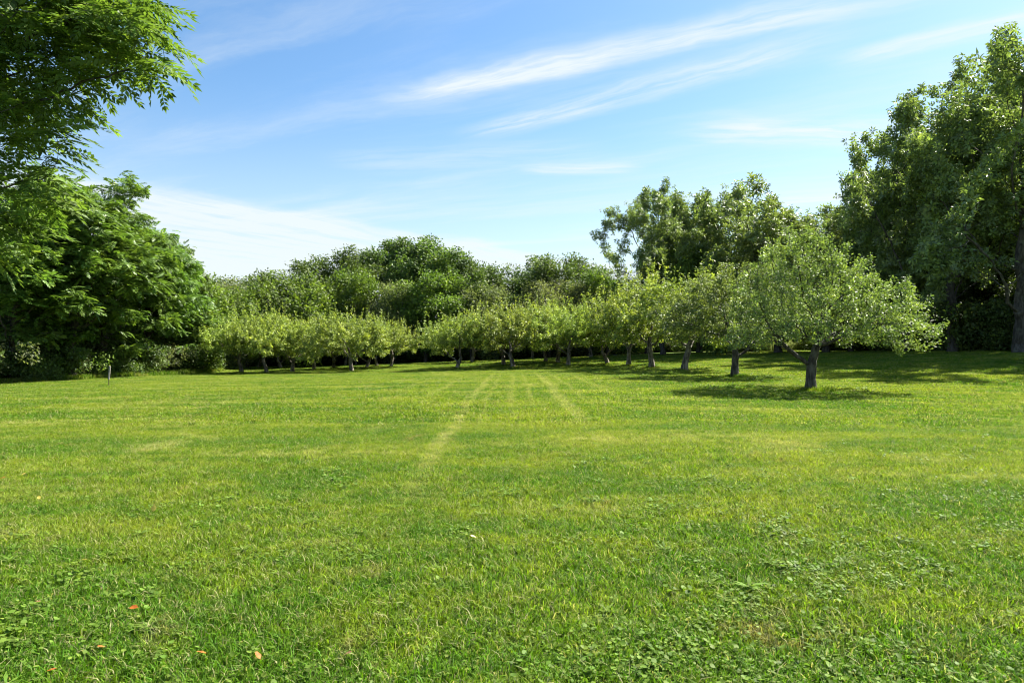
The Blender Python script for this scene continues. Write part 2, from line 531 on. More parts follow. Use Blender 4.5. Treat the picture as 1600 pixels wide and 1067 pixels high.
def palm_cluster(n=6, l=.17, w=.06, seed=0):
    """a twig-end spray of leaflets radiating"""
    r = np.random.default_rng(seed)
    V, F = [], []; base = 0
    for i in range(n):
        a = 2 * math.pi * i / n + r.normal(0, .25)
        el = r.normal(-.15, .35)
        d = np.array([math.cos(a) * math.cos(el), math.sin(a) * math.cos(el), math.sin(el)])
        side = np.cross(d, [0, 0, 1.0]); side /= np.linalg.norm(side); side[2] += r.normal(0, .3)
        L = l * r.uniform(.75, 1.15); c = d * .02
        V += [c, c + d * L * .5 + side * w / 2 + np.array([0, 0, .01]), c + d * L - np.array([0, 0, L * .2]), c + d * L * .5 - side * w / 2 + np.array([0, 0, .01])]
        F.append((base, base + 1, base + 2)); F.append((base, base + 2, base + 3)); base += 4
    return np.array(V), [np.array(F)]

def frames(dirs, normals):
    """rows x (side), y (dir), z (normal)"""
    y = dirs / np.maximum(np.linalg.norm(dirs, axis=1, keepdims=True), 1e-9)
    x = np.cross(y, normals); x /= np.maximum(np.linalg.norm(x, axis=1, keepdims=True), 1e-9)
    z = np.cross(x, y)
    return np.stack([x, y, z], 1)         # (n,3,3)

def scatter(templates, pos, R, scale):
    """copies of the templates placed at pos: returns verts, faces"""
    n = len(pos)
    pick = np.arange(n) % len(templates)
    VV, FF = [], []; off = 0
    for k, (V, Fs) in enumerate(templates):
        sel = np.where(pick == k)[0]
        if len(sel) == 0: continue
        v = np.einsum('ki,nij->nkj', V, R[sel]) * scale[sel][:, None, None] + pos[sel][:, None, :]
        VV.append(v.reshape(-1, 3))
        for F in Fs:
            f = F[None] + (np.arange(len(sel)) * len(V))[:, None, None] + off
            FF.append(f.reshape(-1, F.shape[1]))
        off += len(sel) * len(V)
    return np.concatenate(VV), FF

# ------------------------------------------------------------------ growing a tree
def sample_lobes(lobes, n, r, shell=.35):
    """points inside ellipsoids (cx,cy,cz,rx,ry,rz), denser towards the skin"""
    L = np.array(lobes, float)
    vol = L[:, 3] * L[:, 4] * L[:, 5]
    k = r.choice(len(L), n, p=vol / vol.sum())
    d = r.normal(size=(n, 3)); d /= np.linalg.norm(d, axis=1, keepdims=True)
    rad = r.uniform(0, 1, n) ** shell
    return L[k, :3] + d * rad[:, None] * L[k, 3:6]

def grow(trunk, attr, step, kill, iters=90, trop=(0, 0, .08), r=None):
    P = [np.array(p, float) for p in trunk]
    par = [-1] + list(range(len(trunk) - 1))
    A = attr.copy()
    nd = np.full(len(A), 1e9); ni = np.zeros(len(A), int)
    def upd(i0):
        nonlocal nd, ni
        new = np.array(P[i0:])
        for c in range(0, len(new), 400):
            blk = new[c:c + 400]
            d = np.sqrt(((A[:, None, :] - blk[None]) ** 2).sum(-1))
            j = d.argmin(1); dm = d[np.arange(len(A)), j]
            b = dm < nd
            nd[b] = dm[b]; ni[b] = i0 + c + j[b]
    upd(0)
    trop = np.array(trop)
    for it in range(iters):
        keep = nd > kill
        A, nd, ni = A[keep], nd[keep], ni[keep]
        if len(A) == 0: break
        i0 = len(P)
        PP = np.array(P)
        dirs = A - PP[ni]; dirs /= np.maximum(np.linalg.norm(dirs, axis=1, keepdims=True), 1e-9)
        acc = np.zeros((i0, 3)); cnt = np.zeros(i0)
        np.add.at(acc, ni, dirs); np.add.at(cnt, ni, 1)
        act = np.where(cnt > 0)[0]
        v = acc[act] / cnt[act][:, None] + trop + r.normal(0, .13, (len(act), 3))
        v /= np.maximum(np.linalg.norm(v, axis=1, keepdims=True), 1e-9)
        newp = PP[act] + v * step
        for a, q in zip(act, newp): P.append(q); par.append(int(a))
        before = nd.copy()
        upd(i0)
        stuck = (nd >= before - step * .05) & (before < step * 1.6)
        if stuck.any():
            A, nd, ni = A[~stuck], nd[~stuck], ni[~stuck]
        if len(P) > 9000: break
    return np.array(P), np.array(par)

def radii(P, par, r_tip, r_base):
    n = len(P)
    kids = np.zeros(n, int)
    for i in range(n - 1, 0, -1): kids[par[i]] += 1
    tips = np.zeros(n)
    for i in range(n - 1, -1, -1):
        if kids[i] == 0: tips[i] = 1
        if par[i] >= 0: tips[par[i]] += tips[i]
    N = max(tips[0], 2)
    e = math.log(r_base / r_tip) / math.log(N)
    return r_tip * np.maximum(tips, 1) ** e, tips, kids

def tube_edges(P, par, R, edges, sides_big=8, sides_small=3, big=.035, flare=None, lump=0.0, seed=0):
    """skin the chosen edges (child indices) with tapered tubes"""
    r = np.random.default_rng(seed)
    VV, FF = [], []; off = 0
    n = len(P)
    T = np.zeros((n, 3))
    for i in range(1, n): T[i] = P[i] - P[par[i]]
    T[0] = (0, 0, 1)
    T /= np.maximum(np.linalg.norm(T, axis=1, keepdims=True), 1e-9)
    main = {}
    for i in range(1, n):
        p = par[i]
        if p not in main or R[i] > R[main[p]]: main[p] = i
    edges = np.array(edges)
    if len(edges) == 0: return np.zeros((0, 3)), []
    for small in (False, True):
        sel = edges[(R[edges] < big) == small]
        if len(sel) == 0: continue
        k = sides_small if small else sides_big
        a = np.arange(k) * 2 * math.pi / k
        ca, sa = np.cos(a), np.sin(a)
        pi = par[sel]
        is_main = np.array([main[p] == c for p, c in zip(pi, sel)])
        Ta = np.where(is_main[:, None], T[pi], T[sel])
        Tb = T[sel]
        Ra = np.where(is_main, R[pi], np.minimum(R[pi], R[sel] * 1.25)); Rb = R[sel]
        def ring(C, Tn, Rr, ids):
            ref = np.where(np.abs(Tn[:, 2:3]) > .93, np.array([[0, 1.0, 0]]), np.array([[0, 0, 1.0]]))
            ref = np.array([[.13, .97, .21]]) * np.ones_like(Tn)
            u = np.cross(Tn, ref); u /= np.maximum(np.linalg.norm(u, axis=1, keepdims=True), 1e-9)
            v = np.cross(Tn, u)
            rr = Rr[:, None] * np.ones(k)[None]
            if lump > 0:
                h = np.sin(ids[:, None] * 12.9898 + np.arange(k)[None] * 78.233) * 43758.5453
                rr = rr * (1 + lump * ((h - np.floor(h)) - .5))
            if flare is not None:
                hgt = np.maximum(C[:, 2], 0)
                rr = rr * (1 + flare * np.exp(-hgt / .16))[:, None] * (1 + .35 * flare * np.exp(-hgt / .2)[:, None] * np.sin(3 * a)[None])
            return C[:, None, :] + rr[..., None] * (u[:, None] * ca[None, :, None] + v[:, None] * sa[None, :, None])
        A_ = ring(P[pi], Ta, Ra, pi); B_ = ring(P[sel], Tb, Rb, sel)
        V = np.concatenate([A_, B_], 1).reshape(-1, 3)
        j = np.arange(k); j2 = (j + 1) % k
        f = np.stack([j, j2, j2 + k, j + k], 1)
        F = f[None] + (np.arange(len(sel)) * 2 * k)[:, None, None] + off
        VV.append(V); FF.append(F.reshape(-1, 4)); off += len(V)
    return np.concatenate(VV), FF

def leaf_points(P, par, R, thr, per, spread, r, fill=0.0):
    """positions round the thin twigs, along each edge"""
    idx = np.where(R < thr)[0]; idx = idx[par[idx] >= 0]
    base = np.repeat(idx, per)
    t = r.uniform(0, 1.25, len(base))
    q = P[par[base]] + (P[base] - P[par[base]]) * t[:, None] + np.clip(r.normal(0, 1, (len(base), 3)), -1.5, 1.5) * spread
    tw = P[base] - P[par[base]]
    tw /= np.maximum(np.linalg.norm(tw, axis=1, keepdims=True), 1e-9)
    return q, tw

class Tree:
    """meshes of one kind of tree; put() places it with its trunk, limbs and crown"""
    def __init__(s, key, trunk, lobes, n_attr, step, kill, r_tip, r_base, bark, leafm, leaf, seed,
                 trop=(0, 0, .08), limb_min=.03, flare=.35, shell=.4, twig_thr=None, lump=.12):
        r = np.random.default_rng(seed)
        A = sample_lobes(lobes, n_attr, r, shell)
        P, par = grow(trunk, A, step, kill, trop=trop, r=r)
        R, tips, kids = radii(P, par, r_tip, r_base)
        s.P, s.par, s.R = P, par, R
        nt = len(trunk)
        owner = np.zeros(len(P), int)          # 0 trunk, else limb id
        lid = 0
        for i in range(nt, len(P)):
            if par[i] < nt:
                lid += 1; owner[i] = lid if R[i] > limb_min else 0
            else: owner[i] = owner[par[i]]
        s.trunk_me = None; s.limbs = []
        vis = np.arange(1, len(P))
        if twig_thr: vis = vis[R[vis] > twig_thr]
        V, F = tube_edges(P, par, R, vis[owner[vis] == 0], flare=flare, lump=lump)
        s.trunk_me = mesh_np(key + '_trunk', V, F, [bark], True)
        for L in sorted(set(owner[vis]) - {0}):
            V, F = tube_edges(P, par, R, vis[owner[vis] == L], sides_big=6, lump=lump)
            if len(V): s.limbs.append(mesh_np(key + '_limb', V, F, [bark], True))
        V, F = leaf(s, r)
        s.crown_me = mesh_np(key + '_crown', V, F, [leafm])
        s.tris = sum(len(f) * (f.shape[1] - 2) for f in F)
    def put(s, name, x, y, rot, scale, label, cat='tree', group=None, z=None, parts=True):
        o = bpy.data.objects.new(name, None); COL.objects.link(o)
        o.location = (x, y, (gz(x, y) if z is None else z) - .03)
        o.rotation_euler = (0, 0, rot)
        o.scale = scale if isinstance(scale, (tuple, list)) else (scale,) * 3
        o.empty_display_size = .3
        tag(o, label, cat, group)
        obj('trunk', s.trunk_me, o)
        if parts:
            for l in s.limbs: obj('limb', l, o)
        obj('crown', s.crown_me, o)
        return o

def up_leaves(n_per, thr, spread, size, templ, upw=.9, outw=.5, droop=-.15, shoots=None):
    """general broad leaves with faces turned mostly to the light"""
    def f(s, r):
        q, tw = leaf_points(s.P, s.par, s.R, thr, n_per, spread, r)
        if shoots:
            frac, h, sp, zmin = shoots
            kids = np.zeros(len(s.P), int); np.add.at(kids, s.par[1:], 1)
            tip = np.where((kids == 0) & (s.P[:, 2] > zmin))[0]
            tip = tip[r.uniform(size=len(tip)) < frac]
            m = 30
            b = np.repeat(tip, m)
            hh = np.repeat(r.uniform(.25, 1.0, len(tip)) ** 1.5 * h, m)
            lean = np.repeat(r.normal(0, .16, (len(tip), 2)), m, axis=0)
            t = r.uniform(0, 1, len(b)) ** .9
            qs = s.P[b] + np.stack([lean[:, 0] * t * hh + r.normal(0, sp, len(b)), lean[:, 1] * t * hh + r.normal(0, sp, len(b)), t * hh], 1)
            q = np.concatenate([q, qs]); tw = np.concatenate([tw, np.tile([0, 0, 1.0], (len(qs), 1))])
        n = len(q)
        c = s.P.mean(0)
        outd = q - c; outd[:, 2] *= .3; outd /= np.maximum(np.linalg.norm(outd, axis=1, keepdims=True), 1e-6)
        d = outd * outw + tw * .45 + r.normal(0, .62, (n, 3)); d[:, 2] += droop
        nrm = r.normal(0, .55, (n, 3)) + np.array([0, 0, upw]) + outd * .25
        return scatter(templ, q, frames(d, nrm), size * r.uniform(.65, 1.2, n))
    return f

def frond_leaves(n_per, thr, spread, size, templ, up=.10):
    """pinnate leaves fanning out nearly level round each twig end"""
    def f(s, r):
        kids = np.zeros(len(s.P), int); np.add.at(kids, s.par[1:], 1)
        tip = np.where(kids == 0)[0]
        b = np.repeat(tip, n_per)
        inner = np.where((kids > 0) & (s.R < thr))[0]
        b = np.concatenate([b, np.repeat(inner, max(1, n_per // 6))])
        q = s.P[b] + np.clip(r.normal(0, 1, (len(b), 3)), -1.5, 1.5) * spread * np.array([1, 1, .6])
        n = len(q)
        a = r.uniform(0, 2 * math.pi, n)
        c = s.P.mean(0)
        outd = q - c; outd[:, 2] = 0; outd /= np.maximum(np.linalg.norm(outd, axis=1, keepdims=True), 1e-6)
        d = np.stack([np.cos(a), np.sin(a), np.zeros(n)], 1) + outd * .75
        d /= np.linalg.norm(d, axis=1, keepdims=True)
        d[:, 2] = r.normal(up - .12, .38, n)
        nrm = np.array([[0, 0, 1.0]]) + r.normal(0, .42, (n, 3))
        return scatter(templ, q, frames(d, nrm), size * r.uniform(.7, 1.2, n))
    return f

T_LEAF = [leaf_quad(1, .60, .10, -.12), leaf_quad(1, .52, .16, .02), leaf_quad(.9, .62, -.06, -.2)]
T_FROND = [frond(6, .85, .32, .155, .34, s_) for s_ in (1, 2, 3)]
T_WAL = [frond(7, .50, .145, .052, .40, s_, rachis=True) for s_ in (5, 6, 7)]
T_PALM = [palm_cluster(6, .20, .078, s_) for s_ in (1, 2, 3, 4)]

def wobble_trunk(h, n, lean=(0, 0), amp=.04, seed=0):
    r = np.random.default_rng(seed)
    t = np.linspace(0, 1, n)
    return [(lean[0] * k * h + (r.normal(0, amp) if 0 < i else 0), lean[1] * k * h + (r.normal(0, amp) if 0 < i else 0), k * h - (.12 if i == 0 else 0)) for i, k in enumerate(t)]

# ---- apple trees: low open crowns on short leaning trunks, upright shoots on top
def apple(key, seed, lobes, trunk, n_attr, n_per, size, r_base=.15, bark=M_BARK_APPLE, step=.17, kill=.24, shoots=(.5, .75, .05, 2.6), leafm=None, r_tip=.0045):
    return Tree(key, trunk, lobes, n_attr, step, kill, r_tip, r_base, bark, leafm or M_APPLE,
                up_leaves(n_per, .016, .075, size, T_LEAF, upw=.3, shoots=shoots), seed, trop=(0, 0, .03), limb_min=.02, flare=.6)

def lobes_on(seed, n, cz, rx, ry, rz, lobe, jitter=.25, core=.55, stretch=1.0, zmin=None, c=(0, 0), cone=0.0):
    """lumpy crown: small ellipsoids over a big one, plus a core"""
    r = np.random.default_rng(seed)
    out = [(c[0], c[1], cz, rx * core, ry * core, rz * core)]
    g = math.pi * (3 - math.sqrt(5))
    for i in range(n):
        z = 1 - 2 * (i + .5) / n
        rad = math.sqrt(max(0, 1 - z * z)); a = i * g + r.normal(0, .3)
        k = 1 + r.normal(0, jitter * .5) - .22
        rad *= 1 - cone * max(0, z) + .25 * cone * (z < 0)
        x_, y_, z_ = c[0] + rx * k * rad * math.cos(a), c[1] + ry * k * rad * math.sin(a), cz + rz * k * z
        if zmin is not None and z_ < zmin: z_ = zmin + r.uniform(0, .8)
        L = lobe * r.uniform(.7, 1.35)
        out.append((x_, y_, z_, L, L, L * stretch))
    return out

# the nearest apple tree, in its own shape
APPLE_NEAR = apple('apple_near', 21,
    [(.2, 0, 2.9, 2.2, 2.3, 1.2), (-.3, .1, 4.2, 1.7, 1.6, 1.0), (-.4, 0, 5.1, 1.1, 1.0, .55), (-1.7, .2, 2.3, 1.1, 1.5, .9), (-2.1, -.4, 3.2, .9, 1.1, .75), (1.9, -.2, 3.0, 1.3, 1.5, .95),
     (2.9, .1, 2.5, 1.15, 1.2, .8), (3.7, 0, 2.2, .85, .8, .5), (2.7, -.8, 1.75, .95, .9, .55), (1.0, -1.7, 2.2, 1.2, .9, .75), (-1.0, -1.7, 2.3, 1.1, .9, .75),
     (-2.3, .2, 1.65, .75, .9, .45), (.6, 1.9, 2.4, 1.6, 1.0, .9), (2.2, 1.2, 2.1, 1.1, .9, .8), (-1.6, 1.2, 1.9, .9, .8, .6), (1.4, .4, 4.1, .9, .9, .6)],
    [(0, 0, -.12), (0, 0, .2), (-.01, 0, .45), (.01, 0, .7), (.02, 0, .92)],
    2200, 24, .084, r_base=.155, leafm=M_APPLE_GREY, r_tip=.0065, shoots=(.50, .60, .06, 2.6))
APPLE_SECOND = apple('apple_second', 34,
    [(0, 0, 2.8, 2.3, 2.3, 1.3), (0, 0, 4.1, 1.7, 1.5, .8), (-2.1, 0, 2.5, 1.2, 1.3, .95), (2.1, 0, 2.6, 1.2, 1.3, .95), (-1.5, 0, 3.5, 1.0, 1.0, .7), (1.5, 0, 3.6, 1.0, 1.0, .7), (.5, -1.6, 2.3, 1.2, .9, .8), (-.8, 1.5, 2.4, 1.2, .9, .8),
     (2.2, .2, 1.7, .6, .7, .4), (-1.1, -1.1, 1.7, .7, .7, .4)],
    [(0, 0, -.12), (0, 0, .3), (.01, 0, .55), (.02, 0, .8)], 1600, 27, .092, r_base=.13, leafm=M_APPLE_GREY, r_tip=.006, shoots=(.5, .7, .05, 2.6))

def apple_kind(key, seed, wide, lean):
    lob = lobes_on(seed, 13, 2.55, wide, wide, 1.15, .85, zmin=1.5, core=.8)
    return apple(key, seed, lob, [(0, 0, -.12), (lean * .3, 0, .3), (lean * .8, .02, .6), (lean * 1.6, .03, .9)],
                 1050, 36, .118, r_base=.125, bark=M_BARK_PALE, step=.20, kill=.30, shoots=(.9, 1.5, .032, 2.0))
APPLES = [apple_kind('apple_a', 41, 2.6, .10), apple_kind('apple_b', 42, 2.75, -.14), apple_kind('apple_c', 43, 2.5, .22), apple_kind('apple_d', 44, 2.65, -.04)]

GA = 'apple trees of the orchard'
x, y = W(1267, 22)
APPLE_NEAR.put('apple_tree', x, y, 0, (.97, 1.25, .97), 'largest and nearest apple tree, straight dark trunk with a wide crown drooping to the right', 'apple tree', GA)
x, y = W(1148, 30)
APPLE_SECOND.put('apple_tree', x, y, 0, (1.18, 1.28, 1.04), 'apple tree with a trunk forked low into a V, second nearest of the orchard', 'apple tree', GA)
apple_table = [
    (1068, 37, 0, 0.2, 1.13, "apple tree on a short straight trunk, third in line going back from the largest"),
    (1019, 43, 1, 1.1, 1.06, 'apple tree with a slightly leaning trunk, fourth in the line behind the largest one'),
    (982, 48, 3, 2.0, .98, 'slim dark-trunked apple tree, fifth in the line going back from the largest one'),
    (950, 53, 2, 3.3, .98, 'small apple tree, last of the line going back from the largest one'),
    (888, 52, 3, 4.1, 1.02, "apple tree on a dark trunk at the right end of the middle group's front"),
    (871, 57, 0, 5.0, .98, 'apple tree close behind and beside the right end tree of the middle group'),
    (853, 60, 1, .6, 1.0, 'apple tree with a pale trunk in the gap between the two dark-trunked middle trees'),
    (802, 52, 0, 2.6, 1.05, 'apple tree with a thick upright dark trunk in the centre of the middle group'),
    (787, 56, 2, 1.3, 1.0, "apple tree with a pale forked trunk just left of the middle group's centre trunk"),
    (714, 52, 2, 0.0, .95, 'round yellow-green apple tree at the left end of the middle group, beside the grass gap'),
    (738, 66, 1, 2.2, .95, 'apple tree behind the left end tree of the middle group'),
    (832, 70, 3, 1.9, .92, 'apple tree far back in the middle group, mostly hidden by the front trees'),
    (924, 66, 0, 3.9, .92, 'apple tree behind the middle group, before the gap to the right-hand line'),
    (378, 54, 1, .3, 1.04, 'apple tree at the far left end of the left block, long shadow running left'),
    (417, 53, 1, .9, 1.0, "apple tree with a pale limb leaning left, second from the left block's left end"),
    (456, 54, 3, 2.8, 1.02, 'apple tree with several twisted stems, third from the left end of the left block'),
    (491, 60, 0, 4.2, 1.0, 'apple tree with a pale slanting trunk, fourth from the left end of the left block'),
    (521, 63, 2, 5.2, .98, 'slender pale-trunked apple tree in the middle of the left block'),
    (549, 53, 3, 1.2, 1.05, 'apple tree on a straight pale trunk with a dark foot, front of the left block'),
    (573, 59, 2, 0.1, 1.0, "apple tree with a right-leaning limb, beside the straight pale trunk of the left block"),
    (589, 64, 0, 3.0, 1.0, 'apple tree with a short light trunk near the right end of the left block'),
    (611, 60, 1, 4.4, .93, 'yellow-leaved apple tree at the right end of the left block, beside the grass gap'),
    (440, 66, 2, 3.6, .98, 'apple tree in the rear row of the left block, behind its second tree'),
    (404, 68, 0, 5.9, .95, 'apple tree in the rear row of the left block, behind its leftmost tree'),
    (540, 71, 1, 2.4, .95, 'apple tree in the rear row behind the straight pale trunk of the left block'),
]
for px, d, k, rot, s_, lab in apple_table:
    x, y = W(px, d)
    big = 1.14 if px > 700 else 1.05
    APPLES[k].put('apple_tree', x, y, rot, (s_ * big * 1.04, s_ * big * 1.12, s_ * big * rng.uniform(.9, 1.1)), lab, 'apple tree', GA).rotation_euler = (rng.normal(0, .05), rng.normal(0, .06), rot)

# ---- kinds of woodland tree
SUMAC = [Tree('feather_a', wobble_trunk(2.8, 7, amp=.05, seed=1), lobes_on(51, 34, 6.4, 3.7, 3.7, 5.0, 1.0, zmin=1.5, stretch=.7, core=.75, cone=.42), 1900, .34, .46,
              .011, .19, M_BARK_DARK, M_SUMAC, frond_leaves(19, .030, .22, .57, T_FROND), 51, trop=(0, 0, .12), limb_min=.05, twig_thr=.013),
         Tree('feather_b', wobble_trunk(2.4, 6, lean=(.08, 0), amp=.06, seed=2), lobes_on(52, 34, 5.8, 3.9, 3.7, 4.6, 1.05, zmin=1.4, stretch=.7, core=.75, cone=.38), 1900, .34, .46,
              .011, .18, M_BARK_DARK, M_SUMAC, frond_leaves(19, .030, .22, .58, T_FROND), 52, trop=(0, 0, .10), limb_min=.05, twig_thr=.013)]
HICK = [Tree('tall_a', wobble_trunk(2.6, 7, amp=.05, seed=3),
             lobes_on(61, 62, 9.2, 5.0, 5.0, 6.9, .80, zmin=1.3, stretch=1.25, core=.42, jitter=.55) + 5 * [(.5, 0, 16.4, .6, .6, 1.4), (-2.1, .3, 15.0, .55, .6, 1.4), (2.4, -.4, 14.4, .55, .6, 1.3), (-3.7, -.4, 12.9, .55, .6, 1.2), (3.8, .3, 12.4, .6, .6, 1.2), (-4.9, 0, 10.4, .6, .6, .9), (4.9, .2, 10.0, .6, .6, .9)],
             2300, .36, .50, .011, .27, M_BARK_DARK, M_HICK, up_leaves(8, .024, .24, 1.40, T_PALM, upw=.25, outw=.4), 61, trop=(0, 0, .16), limb_min=.05, twig_thr=.013),
        Tree('tall_b', wobble_trunk(2.2, 6, lean=(-.05, 0), amp=.05, seed=4),
             lobes_on(62, 60, 7.4, 5.2, 5.0, 5.9, .85, zmin=1.2, stretch=1.2, core=.45, jitter=.5),
             2200, .36, .50, .011, .25, M_BARK_DARK, M_HICK, up_leaves(8, .024, .24, 1.40, T_PALM, upw=.25, outw=.4), 62, trop=(0, 0, .14), limb_min=.05, twig_thr=.013)]

def wood(key, seed, mat, h, w, zmin, n_lobe=20, lobe=1.1, leafsize=.26, n_per=52, n_attr=1300, r_base=.19, stretch=.9, core=.6, thr=.026):
    cz = (h + zmin) / 2
    return Tree(key, wobble_trunk(max(zmin, 1.4), 5, amp=.05, seed=seed), lobes_on(seed, n_lobe, cz, w, w, (h - zmin) / 2, lobe, zmin=zmin, stretch=stretch, core=core, jitter=.42),
                n_attr, .40, .55, .012, r_base, M_BARK_DARK, mat, up_leaves(n_per, thr, .36, leafsize, T_LEAF, upw=.25), seed, trop=(0, 0, .12), limb_min=.06, twig_thr=.016)
WOOD = {
    'dark': wood('wood_dark', 71, M_WOODA, 12.0, 3.9, 3.6, 22, 1.3, stretch=.65),
    'open': wood('wood_open', 72, M_WOODA, 13.0, 3.4, 5.5, 14, 1.2, stretch=.7, core=.3),
    'round': wood('wood_round', 73, M_WOODA, 10.0, 4.0, 1.0, 24, 1.1),
    'bright': wood('wood_bright', 74, M_WOODB, 9.0, 3.6, 1.0, 20, 1.2, stretch=.7),
    'dull': wood('wood_dull', 75, M_WOODC, 8.2, 3.4, .8, 20, 1.0, n_per=36, leafsize=.20),
}

def T(kind, px, d, top_py, rot, label, group=None, wscale=1.0):
    """place a tree so that its top reaches the given row of the photograph"""
    x, y = W(px, d); z0 = gz(x, y)
    top = EYE + (HOR - top_py) / FOC * d
    h0 = KH[kind]
    s_ = (top - z0) / h0
    if kind in ('feather_a', 'feather_b'): src = SUMAC[kind == 'feather_b']
    elif kind in ('tall_a', 'tall_b'): src = HICK[kind == 'tall_b']
    else: src = WOOD[kind]
    sw = (.45 + .55 * s_) * wscale * (1.22 if kind in WOOD else 1.08)
    return src.put({'feather_a': 'sumac_tree', 'feather_b': 'sumac_tree', 'tall_a': 'ash_tree', 'tall_b': 'ash_tree'}.get(kind, 'woodland_tree'),
                   x, y, rot, (sw, sw, s_), label, 'tree', group)
def top_of(me):
    a = np.empty(len(me.vertices) * 3, np.float32); me.vertices.foreach_get('co', a)
    return float(np.percentile(a[2::3], 99.85))
KH = {'feather_a': top_of(SUMAC[0].crown_me), 'feather_b': top_of(SUMAC[1].crown_me), 'tall_a': top_of(HICK[0].crown_me), 'tall_b': top_of(HICK[1].crown_me)}
for k_, v_ in WOOD.items(): KH[k_] = top_of(v_.crown_me)

GL = 'feathery-leaved trees along the left edge of the lawn'
GB = 'trees of the wood behind the orchard'
GR = 'tall trees on the right edge of the lawn'
T('feather_a', 20, 39, 300, .3, 'feathery-leaved tree at the left edge of the picture, under the overhanging walnut boughs', GL, 1.05)
T('feather_b', 112, 42, 280, 1.9, 'tall feathery-leaved tree behind the stake, its top touching the overhanging boughs', GL, 1.05)
T('feather_a', 163, 45, 270, 2.7, 'tallest feathery-leaved tree of the left wood, its pointed top against the pale sky', GL, .95)
T('feather_b', 60, 50, 285, 4.0, 'feathery-leaved tree deeper in the left wood, seen between the two nearest ones', GL)
T('feather_b', 226, 50, 345, .8, 'feathery-leaved tree on the falling right shoulder of the left wood', GL, .95)
T('feather_b', 280, 56, 372, 1.2, 'dark thin tree with wispy drooping top rising above the right shoulder of the left wood', GL, .55)
T('feather_a', 262, 53, 428, 5.1, 'lower feathery-leaved tree with bright fans near the right end of the left wood', GL, .9)
T('bright', 322, 59, 428, 2.2, 'yellowish-green bushy tree where the left wood meets the orchard', GL, .95)
T('dull', 345, 66, 436, 0.4, 'olive bushy tree with an uneven top just left of the low gap in the skyline', GB, .9)
T('round', 386, 70, 443, 3.0, 'small dark-green tree at the lowest gap of the skyline', GB, .75)
T('round', 362, 78, 434, 1.5, 'dark green tree behind the lowest gap of the skyline', GB, .8)
T('round', 438, 74, 424, 1.0, 'green tree rising from the low gap of the skyline, left of the bright one', GB, .9)
T('bright', 482, 72, 424, 2.0, 'bright green round tree above the left block of apple trees', GB, 1.05)
T('dark', 527, 80, 386, 0.5, 'dark spreading tree with a pointed left shoulder above the bright round one', GB, 1.0)
T('bright', 548, 76, 424, 4.2, 'mid-green tree below and before the dark spreading tree', GB, .85)
T('open', 598, 84, 376, 1.1, 'slender tall tree with sky showing through its stems', GB, .85)
T('open', 640, 84, 372, 3.9, 'tall tree with a thin stem and gaps of sky low in its crown', GB, .8)
T('dark', 676, 82, 368, 2.1, 'tallest dome-shaped dark tree of the far wood', GB, 1.05)
T('bright', 665, 75, 424, 5.3, 'light green tree with layered boughs in front of the dome-shaped tree', GB, .95)
T('dull', 612, 74, 440, 2.6, 'thin olive tree beside the bare dead twigs', GB, .8)
T('dark', 742, 80, 405, 4.0, 'dark tree with a narrow shadowed front, right of the dome-shaped tree', GB, .85)
T('round', 736, 75, 440, 3.1, 'small dark conical tree behind the middle apple trees', GB, .7)
T('round', 790, 79, 414, 0.9, 'green tree right of the narrow dark one, with a broken twiggy top', GB, .95)
T('dull', 775, 74, 446, 5.0, 'low olive tree directly above the middle group of apple trees', GB, 1.0)
T('round', 842, 80, 402, 2.5, 'rounded green tree with one thin twig standing above its top', GB, .95)
T('round', 893, 80, 400, 4.7, 'broad even-topped green tree beside the clear sky gap', GB, 1.0)
T('dull', 858, 74, 436, 1.4, 'pale olive tree above the middle group of apple trees, before the even-topped one', GB, .95)
T('dull', 920, 74, 442, 3.5, 'grey-green bushy tree left of the small yellow-green one', GB, .9)
T('bright', 950, 76, 418, 2.9, 'small yellow-green tree at the foot of the two tall ash trees', GB, .8)
T('tall_a', 1034, 66, 282, 0.6, 'tall ash tree with an open plumed crown, standing alone against the sky', GR, .92)
T('tall_b', 1092, 70, 284, 2.5, 'tall ash tree joined to the right side of the free-standing plumed one', GR, .95)
T('bright', 1120, 64, 376, 1.7, 'lower yellow-green tree in the dip between the tall ash trees', GR, .8)
T('round', 1010, 73, 440, 1.7, 'dark round tree under the tall plumed ash tree', GR, .9)
T('tall_b', 1215, 62, 306, 4.4, 'ash tree behind the largest apple tree, its left side open to the sky', GR, 1.15)
T('tall_b', 1290, 60, 314, 3.2, 'ash tree behind the largest apple tree, under the small white cloud', GR, 1.15)
T('round', 1170, 70, 400, 3.7, 'dark green tree filling the space behind the second nearest apple tree', GR, 1.0)
T('tall_b', 1418, 52, 216, 1.3, 'ash tree with a stepped outline at the left end of the tall right-hand group', GR, .82)
T('round', 1330, 60, 400, 5.2, 'dark bushy tree in the shade between two ash trees at the right', GR, 1.0)
T('tall_a', 1487, 46, 100, 5.6, 'very tall ash tree with two spire-like plumes at the right', GR, .95)
T('tall_b', 1450, 56, 250, 0.0, 'ash tree behind the spired one, filling the dark middle of the right-hand group', GR, 1.0)
T('tall_a', 1592, 40, 42, 2.2, 'nearest and tallest ash tree at the right edge of the picture, thick dark trunk', GR, 1.0)
T('tall_b', 1680, 46, 60, 4.9, 'tall ash tree partly cut by the right edge of the picture', GR, 1.0)
T('tall_b', 1530, 58, 190, 3.8, 'ash tree seen through the gap between the two tallest ones', GR, 1.1)
T('round', 1560, 50, 380, .4, 'low dark tree in deep shade beside the thick trunk at the right', GR, .9)
T('round', 1470, 58, 400, 2.4, 'low dark tree in deep shade under the spired ash tree', GR, 1.1)

